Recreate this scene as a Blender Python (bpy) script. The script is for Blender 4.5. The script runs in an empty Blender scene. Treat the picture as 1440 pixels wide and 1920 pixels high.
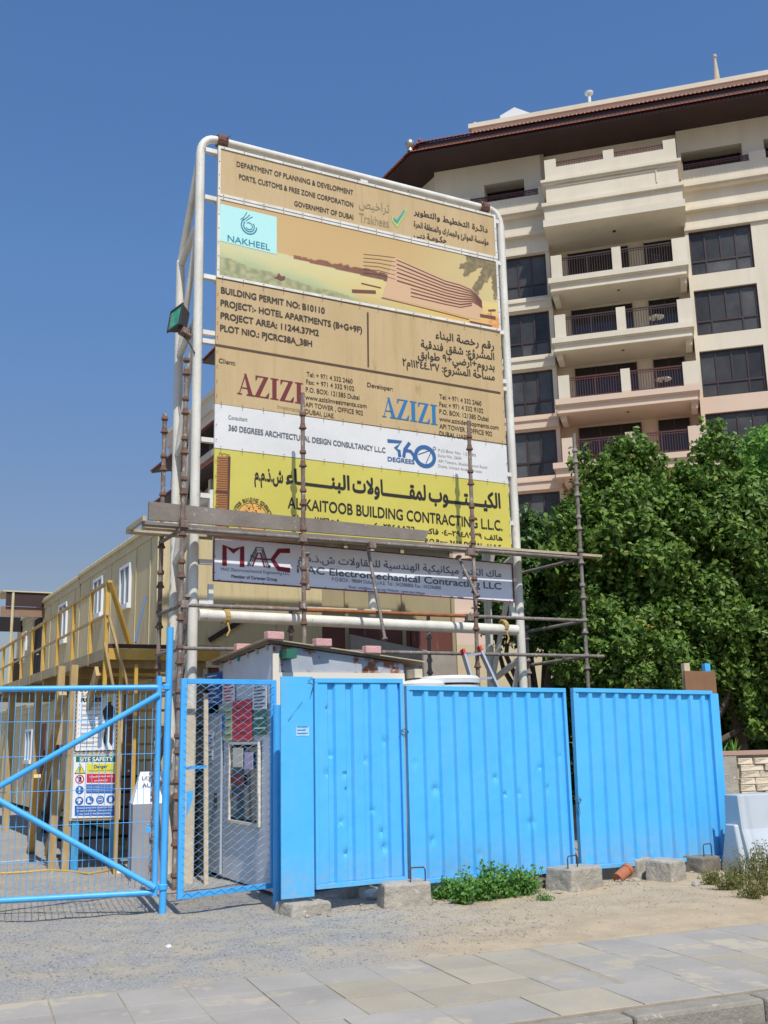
import bpy, math, random
import numpy as np
from mathutils import Vector, Matrix
from mathutils.geometry import tessellate_polygon
random.seed(7); rng = np.random.default_rng(7)
sc = bpy.context.scene
COL = sc.collection
rad = math.radians

# ------------------------------------------------------------------ camera
FPX, PITCH, ROLL = 1950.0, 0.2135, -0.023
cp, sp, cr, sr = math.cos(PITCH), math.sin(PITCH), math.cos(ROLL), math.sin(ROLL)
CF = Vector((0, cp, sp)); _u = Vector((0, -sp, cp)); _x = Vector((1, 0, 0))
CX = _x*cr + _u*sr; CU = _u*cr - _x*sr; CO = Vector((0, 0, 1.6))
cam = bpy.data.cameras.new('camera'); cam.sensor_fit = 'VERTICAL'; cam.sensor_height = 24.0
cam.lens = 24.0*FPX/1920.0; cam.clip_start = 0.1; cam.clip_end = 3000
co = bpy.data.objects.new('camera', cam); COL.objects.link(co); sc.camera = co
m3 = Matrix((CX, CU, -CF)).transposed()
co.matrix_world = Matrix.Translation(CO) @ m3.to_4x4()
# ------------------------------------------------------------------ sky, sun, exposure
SUN_AZ, SUN_EL = rad(-71.0), rad(54.0)
w = bpy.data.worlds.new('World'); sc.world = w; w.use_nodes = True
nt = w.node_tree; bg = nt.nodes['Background']
sky = nt.nodes.new('ShaderNodeTexSky'); sky.sky_type = 'NISHITA'; sky.sun_disc = False
sky.sun_elevation = SUN_EL; sky.sun_rotation = rad(90) - SUN_AZ
sky.air_density = 1.0; sky.dust_density = 1.2; sky.ozone_density = 1.6; sky.altitude = 0
# haze grading of the clear sky by elevation: paler and duller towards the horizon, the same all round
_tc = nt.nodes.new('ShaderNodeTexCoord'); _sx = nt.nodes.new('ShaderNodeSeparateXYZ'); nt.links.new(_tc.outputs['Generated'], _sx.inputs[0])
_rp = nt.nodes.new('ShaderNodeValToRGB'); nt.links.new(_sx.outputs[2], _rp.inputs[0])
_e = _rp.color_ramp.elements; _e[0].position = 0.0; _e[0].color = (.50, .47, .48, 1); _e[1].position = 1.0; _e[1].color = (.62, .86, 1.12, 1)
for _p, _c in ((.16, (.57, .54, .58, 1)), (.43, (.63, .84, 1.04, 1)), (.62, (.62, .88, 1.13, 1))):
    _k = _e.new(_p); _k.color = _c
_mx = nt.nodes.new('ShaderNodeMix'); _mx.data_type = 'RGBA'; _mx.blend_type = 'MULTIPLY'; _mx.inputs[0].default_value = 1.0
nt.links.new(sky.outputs[0], _mx.inputs[6]); nt.links.new(_rp.outputs[0], _mx.inputs[7]); nt.links.new(_mx.outputs[2], bg.inputs[0]); bg.inputs[1].default_value = 0.145
sl = bpy.data.lights.new('sun', 'SUN'); sl.energy = 4.1; sl.angle = rad(0.55); sl.color = (1.0, 0.955, 0.88)
so = bpy.data.objects.new('sun', sl); COL.objects.link(so)
SD = Vector((math.cos(SUN_EL)*math.cos(SUN_AZ), math.cos(SUN_EL)*math.sin(SUN_AZ), math.sin(SUN_EL)))
so.rotation_euler = SD.to_track_quat('Z', 'Y').to_euler()
so.location = (3, -6, 14)
sc.view_settings.view_transform = 'Standard'; sc.view_settings.look = 'None'
sc.view_settings.exposure = 0.0; sc.view_settings.gamma = 1.0
sc.view_settings.use_curve_mapping = False

# ------------------------------------------------------------------ measuring helpers
def ray(px, py): return CX*((px-720)/FPX) - CU*((py-960)/FPX) + CF
def gnd(px, py, z=0.0):
    d = ray(px, py); return CO + d*((z-CO.z)/d.z)
class Fr:
    """upright frame: u along the heading, v up, w out of the face towards the street"""
    def __init__(s, P, deg, flip=False):
        t = rad(deg); s.P = Vector((P[0], P[1], P[2] if len(P) > 2 else 0)); s.deg = deg
        s.U = Vector((math.cos(t), math.sin(t), 0)); s.N = Vector((math.sin(t), -math.cos(t), 0))*(-1 if flip else 1); s.Z = Vector((0, 0, 1))
    def p(s, u, v, w=0.0): return s.P + s.U*u + s.Z*v + s.N*w
    def q(s, px, py, w=0.0):
        d = ray(px, py); P = s.P + s.N*w
        X = CO + d*(((P-CO).dot(s.N))/d.dot(s.N)) - P
        return X.dot(s.U), X.z
    def pt(s, px, py, w=0.0):
        a, b = s.q(px, py, w); return s.p(a, b, w)
WORLD = Fr((0, 0), 0)   # here u = x, w = -y

# ------------------------------------------------------------------ mesh builder
class MB:
    def __init__(s): s.v = []; s.f = []; s.m = []; s.mi = 0
    def add(s, vs, fs):
        b = len(s.v); s.v += [tuple(x) for x in vs]
        for f in fs: s.f.append(tuple(i+b for i in f)); s.m.append(s.mi)
        return s
    def hexa(s, c):
        return s.add(c, [(0,3,2,1),(4,5,6,7),(0,1,5,4),(1,2,6,5),(2,3,7,6),(3,0,4,7)])
    def box(s, fr, u0, u1, v0, v1, w0, w1):
        return s.hexa([fr.p(u0,v0,w1), fr.p(u1,v0,w1), fr.p(u1,v0,w0), fr.p(u0,v0,w0),
                       fr.p(u0,v1,w1), fr.p(u1,v1,w1), fr.p(u1,v1,w0), fr.p(u0,v1,w0)])
    def slab4(s, fr, c, w0, w1):
        """four (u,v) corners, anticlockwise from bottom left, given thickness"""
        a = [fr.p(x, y, w1) for x, y in c]; b = [fr.p(x, y, w0) for x, y in c]
        return s.hexa([a[0],a[1],b[1],b[0],a[3],a[2],b[2],b[3]])
    def tube(s, p, q, r, n=10, r2=None, caps=True):
        p = Vector(p); q = Vector(q); r2 = r if r2 is None else r2
        d = (q-p).normalized(); a = d.orthogonal().normalized(); b = d.cross(a)
        vs = []
        for c, rr in ((p, r), (q, r2)):
            for k in range(n):
                t = 2*math.pi*k/n; vs.append(c + (a*math.cos(t)+b*math.sin(t))*rr)
        fs = [(k, (k+1) % n, n+(k+1) % n, n+k) for k in range(n)]
        if caps: fs += [tuple(range(n-1, -1, -1)), tuple(range(n, 2*n))]
        return s.add(vs, fs)
    def bar(s, p, q, a, b, up=None):
        """rectangular bar from p to q, a across, b deep"""
        p = Vector(p); q = Vector(q); d = (q-p).normalized()
        up = Vector(up) if up is not None else (Vector((0,0,1)) if abs(d.z) < .9 else Vector((.469,-.883,0)))
        x = d.cross(up).normalized(); y = x.cross(d).normalized()
        c = []
        for e in (p, q):
            for i, j in ((-1,-1),(1,-1),(1,1),(-1,1)): c.append(e + x*(a/2*i) + y*(b/2*j))
        return s.add(c, [(0,3,2,1),(4,5,6,7),(0,1,5,4),(1,2,6,5),(2,3,7,6),(3,0,4,7)])
    def path(s, pts, r, n=8, closed=False):
        pts = [Vector(p) for p in pts]; N = len(pts); b0 = len(s.v); ref = None; rings = []
        for i in range(N):
            if closed: d = pts[(i+1) % N]-pts[i-1]
            else: d = pts[min(i+1, N-1)]-pts[max(i-1, 0)]
            d.normalize()
            a = d.orthogonal().normalized() if ref is None else (ref - d*ref.dot(d)).normalized()
            ref = a; b = d.cross(a); rr = r[i] if isinstance(r, (list, tuple)) else r
            rings.append([pts[i] + (a*math.cos(2*math.pi*k/n)+b*math.sin(2*math.pi*k/n))*rr for k in range(n)])
        vs = [x for g in rings for x in g]; fs = []
        for i in range(N if closed else N-1):
            j = (i+1) % N
            for k in range(n): fs.append((i*n+k, i*n+(k+1) % n, j*n+(k+1) % n, j*n+k))
        if not closed: fs += [tuple(range(n-1, -1, -1)), tuple(range((N-1)*n, N*n))]
        return s.add(vs, fs)
    def lathe(s, p, q, prof, n=12):
        """prof: list of (t along p->q in metres, radius)"""
        p = Vector(p); d = (Vector(q)-p).normalized(); a = d.orthogonal().normalized(); b = d.cross(a)
        vs = []; fs = []
        for t, r in prof:
            for k in range(n):
                g = 2*math.pi*k/n; vs.append(p + d*t + (a*math.cos(g)+b*math.sin(g))*max(r, 1e-4))
        for i in range(len(prof)-1):
            for k in range(n): fs.append((i*n+k, i*n+(k+1) % n, (i+1)*n+(k+1) % n, (i+1)*n+k))
        fs += [tuple(range(n-1, -1, -1)), tuple(range((len(prof)-1)*n, len(prof)*n))]
        return s.add(vs, fs)
    def prism(s, pts, z0, z1):
        """footprint (x,y) anticlockwise"""
        n = len(pts); vs = [(x, y, z0) for x, y in pts]+[(x, y, z1) for x, y in pts]
        fs = [tuple(range(n-1, -1, -1)), tuple(range(n, 2*n))]+[(i, (i+1) % n, n+(i+1) % n, n+i) for i in range(n)]
        return s.add(vs, fs)
    def ext(s, fr, pts, w0, w1):
        """outline in (u,v) pushed from w0 to w1"""
        n = len(pts); vs = [fr.p(x, y, w1) for x, y in pts]+[fr.p(x, y, w0) for x, y in pts]
        tri = tessellate_polygon([[Vector((x, y, 0)) for x, y in pts]])
        fs = [tuple(t) for t in tri]+[tuple(n+i for i in reversed(t)) for t in tri]+[(i, n+i, n+(i+1) % n, (i+1) % n) for i in range(n)]
        return s.add(vs, fs)
    def quad(s, a, b, c, d): return s.add([a, b, c, d], [(0, 1, 2, 3)])
    def flat(s, fr, pts, w):
        tri = tessellate_polygon([[Vector((x, y, 0)) for x, y in pts]])
        return s.add([fr.p(x, y, w) for x, y in pts], [tuple(t) for t in tri])
    def build(s, name, mats, parent=None, smooth=False, bevel=0):
        me = bpy.data.meshes.new(name); off = wl(parent)
        me.from_pydata([(x-off[0], y-off[1], z-off[2]) for x, y, z in s.v], [], s.f)
        mats = mats if isinstance(mats, (list, tuple)) else [mats]
        for m in mats: me.materials.append(m)
        if len(mats) > 1: me.polygons.foreach_set('material_index', s.m)
        me.update()
        if smooth: me.shade_smooth(); me.set_sharp_from_angle(angle=rad(38))
        o = bpy.data.objects.new(name, me); COL.objects.link(o)
        if parent: o.parent = parent
        if bevel:
            b = o.modifiers.new('bevel', 'BEVEL'); b.width = bevel; b.segments = 2; b.limit_method = 'ANGLE'
        return o
def build_each(mb, name, m, parent, **k):
    """every loose piece gets an object of its own"""
    par = list(range(len(mb.v)))
    def fd(x):
        while par[x] != x: par[x] = par[par[x]]; x = par[x]
        return x
    for f in mb.f:
        for q in f[1:]: par[fd(q)] = fd(f[0])
    grp = {}
    for f in mb.f: grp.setdefault(fd(f[0]), []).append(f)
    for fs in grp.values():
        ids = sorted({q for f in fs for q in f}); mp_ = {q: i for i, q in enumerate(ids)}
        b = MB(); b.add([mb.v[q] for q in ids], [tuple(mp_[q] for q in f) for f in fs]); b.build(name, m, parent, **k)
def wl(o):
    x = Vector((0, 0, 0))
    while o is not None: x += o.location; o = o.parent
    return x
def tag(o, label=None, cat=None, group=None, kind=None):
    if label: o['label'] = label
    if cat: o['category'] = cat
    if group: o['group'] = group
    if kind: o['kind'] = kind
    return o
def thing(name, loc, label, cat, group=None):
    o = bpy.data.objects.new(name, None); o.location = loc; COL.objects.link(o); o.empty_display_size = .1
    return tag(o, label, cat, group)
def copy_mesh(o, parent, loc, rot=None, name=None):
    c = o.copy(); COL.objects.link(c); c.parent = parent; c.location = loc
    if rot is not None: c.rotation_euler = rot
    if name: c.name = name
    return c

# ------------------------------------------------------------------ materials
def L(r, g, b):
    f = lambda c: (c/12.92 if c <= .04045 else ((c+.055)/1.055)**2.4)
    return (f(r/255), f(g/255), f(b/255))
MATS = {}
def mat(name, c1, c2=None, c3=None, s=3.0, s3=9.0, t3=.62, rough=.6, metal=0.0, bump=0.0, bs=30.0,
        st=(1,1,1), tint=0.0, spec=.5, coord='Object', zsplit=None, leaf=False, trans=0.0, dust=None, streak=None, ssc=(9,9,.8)):
    m = bpy.data.materials.new(name); m.use_nodes = True; N = m.node_tree.nodes; K = m.node_tree.links
    b = N['Principled BSDF']; b.inputs['Roughness'].default_value = rough; b.inputs['Metallic'].default_value = metal
    b.inputs['Specular IOR Level'].default_value = spec
    tc = N.new('ShaderNodeTexCoord'); mp = N.new('ShaderNodeMapping'); mp.inputs['Scale'].default_value = st
    if coord == 'World':
        ge = N.new('ShaderNodeNewGeometry'); K.new(ge.outputs['Position'], mp.inputs[0])
    else: K.new(tc.outputs[coord], mp.inputs[0])
    def noise(sc_, det=6, rg=.6):
        n = N.new('ShaderNodeTexNoise'); n.inputs['Scale'].default_value = sc_; n.inputs['Detail'].default_value = det
        n.inputs['Roughness'].default_value = rg; K.new(mp.outputs[0], n.inputs[0]); return n
    def mix(fac, a, bcol):
        x = N.new('ShaderNodeMix'); x.data_type = 'RGBA'
        K.new(fac, x.inputs[0])
        if isinstance(a, tuple): x.inputs[6].default_value = (*a, 1)
        else: K.new(a, x.inputs[6])
        if isinstance(bcol, tuple): x.inputs[7].default_value = (*bcol, 1)
        else: K.new(bcol, x.inputs[7])
        return x.outputs[2]
    def ramp(src, lo, hi):
        r = N.new('ShaderNodeMapRange'); r.inputs[1].default_value = lo; r.inputs[2].default_value = hi; K.new(src, r.inputs[0]); return r.outputs[0]
    out = None
    if leaf:
        ge = N.new('ShaderNodeNewGeometry'); out = mix(ge.outputs['Random Per Island'], c1, c2)
        if c3: out = mix(ramp(ge.outputs['Random Per Island'], 0.994, 0.998), out, c3)
    elif c2: out = mix(ramp(noise(s).outputs[0], .32, .68), c1, c2)
    if c3 and not leaf:
        out = mix(ramp(noise(s3, 8, .65).outputs[0], t3, t3+.05), out if out else c1, c3)
    if zsplit:
        g2 = N.new('ShaderNodeNewGeometry'); sx = N.new('ShaderNodeSeparateXYZ'); K.new(g2.outputs['Position'], sx.inputs[0])
        out = mix(ramp(sx.outputs[2], zsplit[0]-.01, zsplit[0]+.01), mix(ramp(noise(s).outputs[0], .3, .7), zsplit[1], tuple(x*.93 for x in zsplit[1])), out if out else c1)
    if dust:   # settled sand near the ground
        g2 = N.new('ShaderNodeNewGeometry'); sx = N.new('ShaderNodeSeparateXYZ'); K.new(g2.outputs['Position'], sx.inputs[0])
        r = N.new('ShaderNodeMapRange'); r.inputs[1].default_value = dust[0]; r.inputs[2].default_value = 0.1; K.new(sx.outputs[2], r.inputs[0])
        mu = N.new('ShaderNodeMath'); mu.operation = 'MULTIPLY'; K.new(r.outputs[0], mu.inputs[0]); K.new(ramp(noise(14).outputs[0], .35, .75), mu.inputs[1])
        m2 = N.new('ShaderNodeMath'); m2.operation = 'MULTIPLY'; K.new(mu.outputs[0], m2.inputs[0]); m2.inputs[1].default_value = dust[1]
        out = mix(m2.outputs[0], out if out else c1, (.42, .34, .24))
    if streak:
        mq = N.new('ShaderNodeMapping'); mq.inputs['Scale'].default_value = ssc; K.new(tc.outputs['Object'], mq.inputs[0])
        nn = N.new('ShaderNodeTexNoise'); nn.inputs['Scale'].default_value = 1.6; nn.inputs['Detail'].default_value = 7; nn.inputs['Roughness'].default_value = .7; K.new(mq.outputs[0], nn.inputs[0])
        out = mix(ramp(nn.outputs[0], .50, .78), out, streak)
        if ssc[0] > 5: out = mix(ramp(noise(38, 6, .75).outputs[0], .70, .74), out, (.30, .22, .16))
    if tint:
        oi = N.new('ShaderNodeObjectInfo'); h = N.new('ShaderNodeHueSaturation')
        r = N.new('ShaderNodeMapRange'); r.inputs[3].default_value = 1-tint; r.inputs[4].default_value = 1+tint
        K.new(oi.outputs['Random'], r.inputs[0]); K.new(r.outputs[0], h.inputs['Value'])
        if out: K.new(out, h.inputs['Color'])
        else: h.inputs['Color'].default_value = (*c1, 1)
        out = h.outputs[0]
    if out: K.new(out, b.inputs['Base Color'])
    else: b.inputs['Base Color'].default_value = (*c1, 1)
    if bump:
        bn = N.new('ShaderNodeBump'); bn.inputs['Strength'].default_value = bump; bn.inputs['Distance'].default_value = .02
        K.new(noise(bs, 5).outputs[0], bn.inputs['Height']); K.new(bn.outputs[0], b.inputs['Normal'])
    if trans: b.inputs['Transmission Weight'].default_value = 0; b.inputs['Subsurface Weight'].default_value = 0
    if leaf:
        tr = N.new('ShaderNodeBsdfTranslucent'); ms = N.new('ShaderNodeMixShader'); ms.inputs[0].default_value = .32
        if out: K.new(out, tr.inputs[0])
        K.new(b.outputs[0], ms.inputs[1]); K.new(tr.outputs[0], ms.inputs[2]); K.new(ms.outputs[0], N['Material Output'].inputs[0])
    MATS[name] = m; return m
BLUE = L(76,178,236)
M_blue = mat('blue_paint', BLUE, L(88,184,238), L(128,198,236), s=2.2, s3=5, t3=.72, rough=.62, bump=.15, bs=9, spec=.35, dust=(.6, .7), streak=L(104,176,222))
M_bluepipe = mat('blue_pipe_paint', L(66,166,230), L(84,176,234), L(120,150,170), s=6, s3=26, t3=.7, rough=.4, bump=.1)
M_bluedull = mat('faded_blue_paint', L(60,140,190), L(80,160,205), L(120,150,150), s=5, s3=20, t3=.68, rough=.6)
M_white = mat('chipped_white_paint', L(226,222,210), L(204,198,184), L(120,78,50), s=4, s3=16, t3=.66, rough=.5, bump=.25, bs=40, st=(1,1,.5))
M_whitebox = mat('white_box_section', L(228,226,218), L(205,200,188), L(130,80,50), s=5, s3=22, t3=.68, rough=.5)
M_rust = mat('rusty_scaffold_steel', L(112,88,76), L(150,138,128), L(176,170,160), s=6, s3=24, t3=.56, rough=.8, metal=.1, bump=.5, bs=70, st=(1,1,.45))
M_galv = mat('cement_splashed_steel', L(140,132,124), L(108,98,90), L(196,190,182), s=6, s3=30, t3=.6, rough=.75, metal=.15, bump=.4, bs=60)
M_orange = mat('orange_rusted_steel', L(160,100,56), L(132,80,48), s=8, rough=.85, bump=.4, bs=60)
M_rustcap = mat('rusty_collar', L(124,88,68), L(92,72,62), s=20, rough=.85, bump=.4, bs=90)
M_tan = mat('faded_tan_print', L(196,170,125), L(186,159,113), L(172,141,98), s=1.6, s3=2.6, t3=.66, rough=.55, bump=.35, bs=2.2, st=(1.2,1.2,.5), streak=L(176,146,102), ssc=(5,5,.35))
M_wprint = mat('white_print', L(222,220,216), L(210,208,204), L(196,190,178), s=1.2, s3=3, t3=.7, rough=.45, bump=.3, bs=2.4)
M_yprint = mat('yellow_print', L(204,192,92), L(196,184,80), L(206,196,120), s=1.4, s3=3, t3=.7, rough=.45, bump=.3, bs=2.2)
M_mprint = mat('pale_blue_white_print', L(240,242,248), L(230,233,240), s=1.5, rough=.35)
M_cyan = mat('pale_cyan_print', L(178,226,220), rough=.5)
def flat(name, rgb, rough=.55): return mat(name, L(*rgb), rough=rough)
M_ink = flat('brown_black_ink', (58,46,36)); M_inkg = flat('grey_ink', (92,98,108)); M_inkl = flat('pale_grey_ink', (150,150,150))
M_bar = flat('dark_brown_line', (84,64,44)); M_maroon = flat('maroon_ink', (112,36,40)); M_azblue = flat('blue_ink', (40,112,162))
M_360 = flat('denim_blue_ink', (48,96,148)); M_teal = flat('teal_ink', (40,128,148)); M_black = flat('black_ink', (34,30,26))
M_olive = flat('faded_olive_ink', (150,134,98)); M_tick = flat('tick_blue_green', (70,150,150)); M_tickg = flat('tick_yellow_green', (176,196,104))
M_macred = flat('crimson_ink', (128,22,48)); M_sealb = flat('seal_orange', (222,168,84)); M_brickp = flat('printed_brick_brown', (166,110,60)); M_brickd = flat('printed_brown_dark', (88,52,34))
M_pinkp = flat('washed_pink_print', (208,170,132)); M_purp = flat('plum_print', (116,68,58)); M_paleP = flat('pale_print', (228,200,140)); M_palm = flat('dark_olive_print', (84,74,46))
M_green = flat('sign_green', (40,106,84)); M_syel = flat('sign_yellow', (222,214,50)); M_sred = flat('sign_red', (206,48,66)); M_sblue = flat('sign_blue', (44,98,176)); M_swhite = flat('sign_white', (232,232,230)); M_gold = flat('sign_gold', (200,170,90))
M_conc = mat('cast_concrete', L(176,168,154), L(150,142,128), L(198,190,176), s=5, s3=14, t3=.62, rough=.9, bump=.6, bs=45)
M_concd = mat('dark_concrete', L(132,124,112), L(112,104,94), s=6, rough=.9, bump=.6, bs=50)
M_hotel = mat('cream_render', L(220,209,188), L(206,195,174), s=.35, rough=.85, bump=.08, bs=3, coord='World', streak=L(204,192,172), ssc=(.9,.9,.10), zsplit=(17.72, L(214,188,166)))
M_fascia = mat('dark_brown_timber', L(62,38,34), L(50,32,30), s=1.2, rough=.6)
M_tile = mat('terracotta_tile', L(168,92,66), L(146,76,56), s=4, rough=.8, tint=.12)
M_brframe = mat('brown_aluminium', L(62,44,42), rough=.45)
M_redrail = mat('red_brown_rail', L(88,48,42), rough=.5)
M_glass = mat('smoked_glass', (.085,.083,.080), (.045,.045,.046), s=.9, rough=.22, tint=.5, spec=.28)
M_door = mat('dark_glass_door', (.014,.013,.014), rough=.12)
M_ball = mat('dull_steel', L(170,168,160), metal=.7, rough=.4)
M_rwhite = mat('rooftop_white', L(214,214,210), rough=.6)
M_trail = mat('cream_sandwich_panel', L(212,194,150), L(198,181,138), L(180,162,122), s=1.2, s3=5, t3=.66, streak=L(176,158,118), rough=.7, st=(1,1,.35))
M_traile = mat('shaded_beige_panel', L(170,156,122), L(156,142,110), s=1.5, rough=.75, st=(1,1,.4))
M_maroonply = mat('maroon_plywood', L(112,66,56), L(92,52,46), L(136,92,80), s=2, s3=7, t3=.62, rough=.75, bump=.1, st=(1,1,.3))
M_trim = mat('cream_trim', L(206,192,154), L(190,176,138), s=4, rough=.6)
M_wframe = mat('white_aluminium', L(222,224,226), rough=.4)
M_pane = mat('office_glass', (.10,.12,.15), rough=.06, tint=.3)
M_yel = mat('yellow_painted_steel', L(208,166,72), L(190,150,72), L(130,100,60), s=5, s3=18, t3=.66, rough=.5, bump=.1)
M_yelt = mat('dusty_yellow_timber', L(192,166,114), L(164,136,88), s=6, rough=.75, st=(1,1,.3), bump=.2)
M_deck = mat('dusty_plywood_deck', L(176,160,128), L(150,134,104), s=4, rough=.85)
M_wood = mat('raw_timber', L(196,160,110), L(168,128,82), s=5, rough=.8, bump=.2, st=(3,3,.4), tint=.12)
M_woodpale = mat('pale_batten', L(206,192,166), L(188,170,140), s=6, rough=.8, bump=.2)
M_board = mat('grey_scaffold_board', L(138,128,118), L(118,108,98), L(160,150,138), s=3, s3=10, t3=.64, rough=.9, bump=.3)
M_boardu = mat('pale_scaffold_board', L(196,180,152), L(166,150,122), s=4, rough=.9, bump=.3)
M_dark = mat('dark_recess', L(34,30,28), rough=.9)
M_kply = mat('grey_white_plywood', L(214,216,220), L(196,199,205), L(220,220,216), s=2.4, s3=5, t3=.6, rough=.75, bump=.1)
M_kbrown = mat('smeared_brown_ply', L(180,182,186), L(160,164,170), L(140,92,66), s=3, s3=3.2, t3=.53, rough=.9, bump=.1, spec=.1)
M_kroof = mat('weathered_brown_ply', L(150,134,118), L(120,100,86), s=3, rough=.9, spec=.1)
M_kcream = mat('cream_painted_board', L(224,212,192), rough=.7)
M_pink = mat('pink_block', L(216,166,160), L(200,150,142), s=8, rough=.9, bump=.5, bs=60, tint=.08)
M_leaf = mat('leaf_green', L(64,96,36), L(128,156,68), L(190,140,60), leaf=True, rough=.45, spec=.3)
M_leafd = mat('leaf_dark_green', L(52,86,36), L(104,140,62), L(150,130,60), leaf=True, rough=.45)
M_leafl = mat('leaf_light_green', L(92,140,48), L(132,176,70), leaf=True, rough=.5)
M_weed = mat('weed_green', L(70,124,44), L(118,160,70), leaf=True, rough=.55)
M_dry = mat('dry_weed', L(122,104,62), L(112,126,62), L(150,110,80), leaf=True, rough=.8)
M_bark = mat('bark', L(104,90,72), L(76,64,52), s=8, rough=.9, bump=.6, bs=30)
M_stone = mat('split_face_stone', L(222,208,184), L(204,188,162), s=5, rough=.9, bump=.8, bs=28, tint=.09)
M_barrier = mat('white_plastic', L(190,197,203), L(180,188,194), L(190,196,200), s=3, s3=8, t3=.68, rough=.45, dust=(.4,.7))
M_alu = mat('aluminium', L(196,198,202), metal=.5, rough=.35); M_redcap = flat('red_plastic', (200,50,50))
M_lampbody = mat('dark_grey_cast_metal', L(70,68,66), rough=.5, metal=.3)
M_lampglass = mat('green_reflecting_glass', L(52,130,96), L(96,176,136), s=6, rough=.15)
M_tank = mat('white_grp', L(222,222,218), L(206,206,202), s=3, rough=.5)
M_terra = mat('terracotta_pipe', L(176,110,78), L(150,92,66), s=8, rough=.9)
M_rope = mat('straw_rope', L(196,168,100), L(170,140,80), s=20, rough=.95)
M_hose = mat('yellow_hose', L(208,166,66), rough=.6)
M_cable = mat('black_cable', L(36,34,34), rough=.7)
M_bag = mat('white_plastic_bag', L(214,214,210), L(196,194,188), s=8, rough=.5)
M_road = mat('asphalt', L(120,116,108), L(104,100,92), s=6, rough=.95, bump=.5, bs=120, coord='World')
M_wallc = mat('cream_boundary_render', L(216,200,168), L(204,188,156), s=2, rough=.85)
M_plaster = mat('cement_plaster', L(196,182,160), L(180,166,144), s=3, rough=.9, bump=.3)
M_steel = mat('dark_wire_steel', L(84,78,72), metal=.4, rough=.6)
M_slab = mat('paving_slab', L(172,164,152), L(154,147,138), L(180,168,146), s=1.3, s3=2.2, t3=.55, coord='World', rough=.9, bump=.35, bs=60, tint=.06)
M_slabb = mat('beige_paving_slab', L(176,164,142), L(160,150,131), L(164,156,145), s=1.5, s3=2.4, t3=.56, coord='World', rough=.9, bump=.35, bs=60, tint=.08)
M_kerb = mat('kerb_concrete', L(158,150,136), L(136,128,116), L(174,166,152), s=5, s3=12, t3=.6, rough=.9, bump=.5, bs=40, tint=.05)

# ground: grey gravel at the left and in the yard, sand at the right
def ground_mat():
    m = bpy.data.materials.new('gravel_and_sand'); m.use_nodes = True; N = m.node_tree.nodes; K = m.node_tree.links
    b = N['Principled BSDF']; b.inputs['Roughness'].default_value = .95; b.inputs['Specular IOR Level'].default_value = .2
    ge = N.new('ShaderNodeNewGeometry'); P = ge.outputs['Position']
    def noise(s, d=6, r=.6):
        n = N.new('ShaderNodeTexNoise'); n.inputs['Scale'].default_value = s; n.inputs['Detail'].default_value = d; n.inputs['Roughness'].default_value = r
        K.new(P, n.inputs[0]); return n.outputs[0]
    def mr(src, a, c, lo=0, hi=1):
        r = N.new('ShaderNodeMapRange'); r.inputs[1].default_value = a; r.inputs[2].default_value = c; r.inputs[3].default_value = lo; r.inputs[4].default_value = hi
        K.new(src, r.inputs[0]); return r.outputs[0]
    def mix(f, a, c, bl='MIX'):
        x = N.new('ShaderNodeMix'); x.data_type = 'RGBA'; x.blend_type = bl
        if isinstance(f, float): x.inputs[0].default_value = f
        else: K.new(f, x.inputs[0])
        for i, v in ((6, a), (7, c)):
            if isinstance(v, tuple): x.inputs[i].default_value = (*v, 1)
            else: K.new(v, x.inputs[i])
        return x.outputs[2]
    grav = mix(mr(noise(55, 4, .75), .3, .7), L(118,116,113), L(184,180,173))
    grav = mix(mr(noise(2.2), .42, .68), grav, L(176,164,142))
    sand = mix(mr(noise(3, 8, .7), .3, .7), L(196,176,147), L(172,152,124))
    sand = mix(mr(noise(45, 3, .7), .55, .75), sand, L(150,134,112))
    sx = N.new('ShaderNodeSeparateXYZ'); K.new(P, sx.inputs[0])
    # x + wobble decides gravel or sand; gravel reaches further right close to the street side
    ad = N.new('ShaderNodeMath'); ad.operation = 'MULTIPLY_ADD'; K.new(noise(.9, 5, .6), ad.inputs[0]); ad.inputs[1].default_value = 2.4; K.new(sx.outputs[0], ad.inputs[2])
    f = mr(ad.outputs[0], .7, 2.0)
    yd = mr(sx.outputs[1], 12.6, 13.4, 1, .35)
    mu = N.new('ShaderNodeMath'); mu.operation = 'MULTIPLY'; K.new(f, mu.inputs[0]); K.new(yd, mu.inputs[1])
    col = mix(mu.outputs[0], grav, sand); K.new(col, b.inputs['Base Color'])
    bn = N.new('ShaderNodeBump'); bn.inputs['Strength'].default_value = .7; bn.inputs['Distance'].default_value = .015
    K.new(noise(60, 4, .7), bn.inputs['Height']); K.new(bn.outputs[0], b.inputs['Normal'])
    return m
M_ground = ground_mat()

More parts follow.
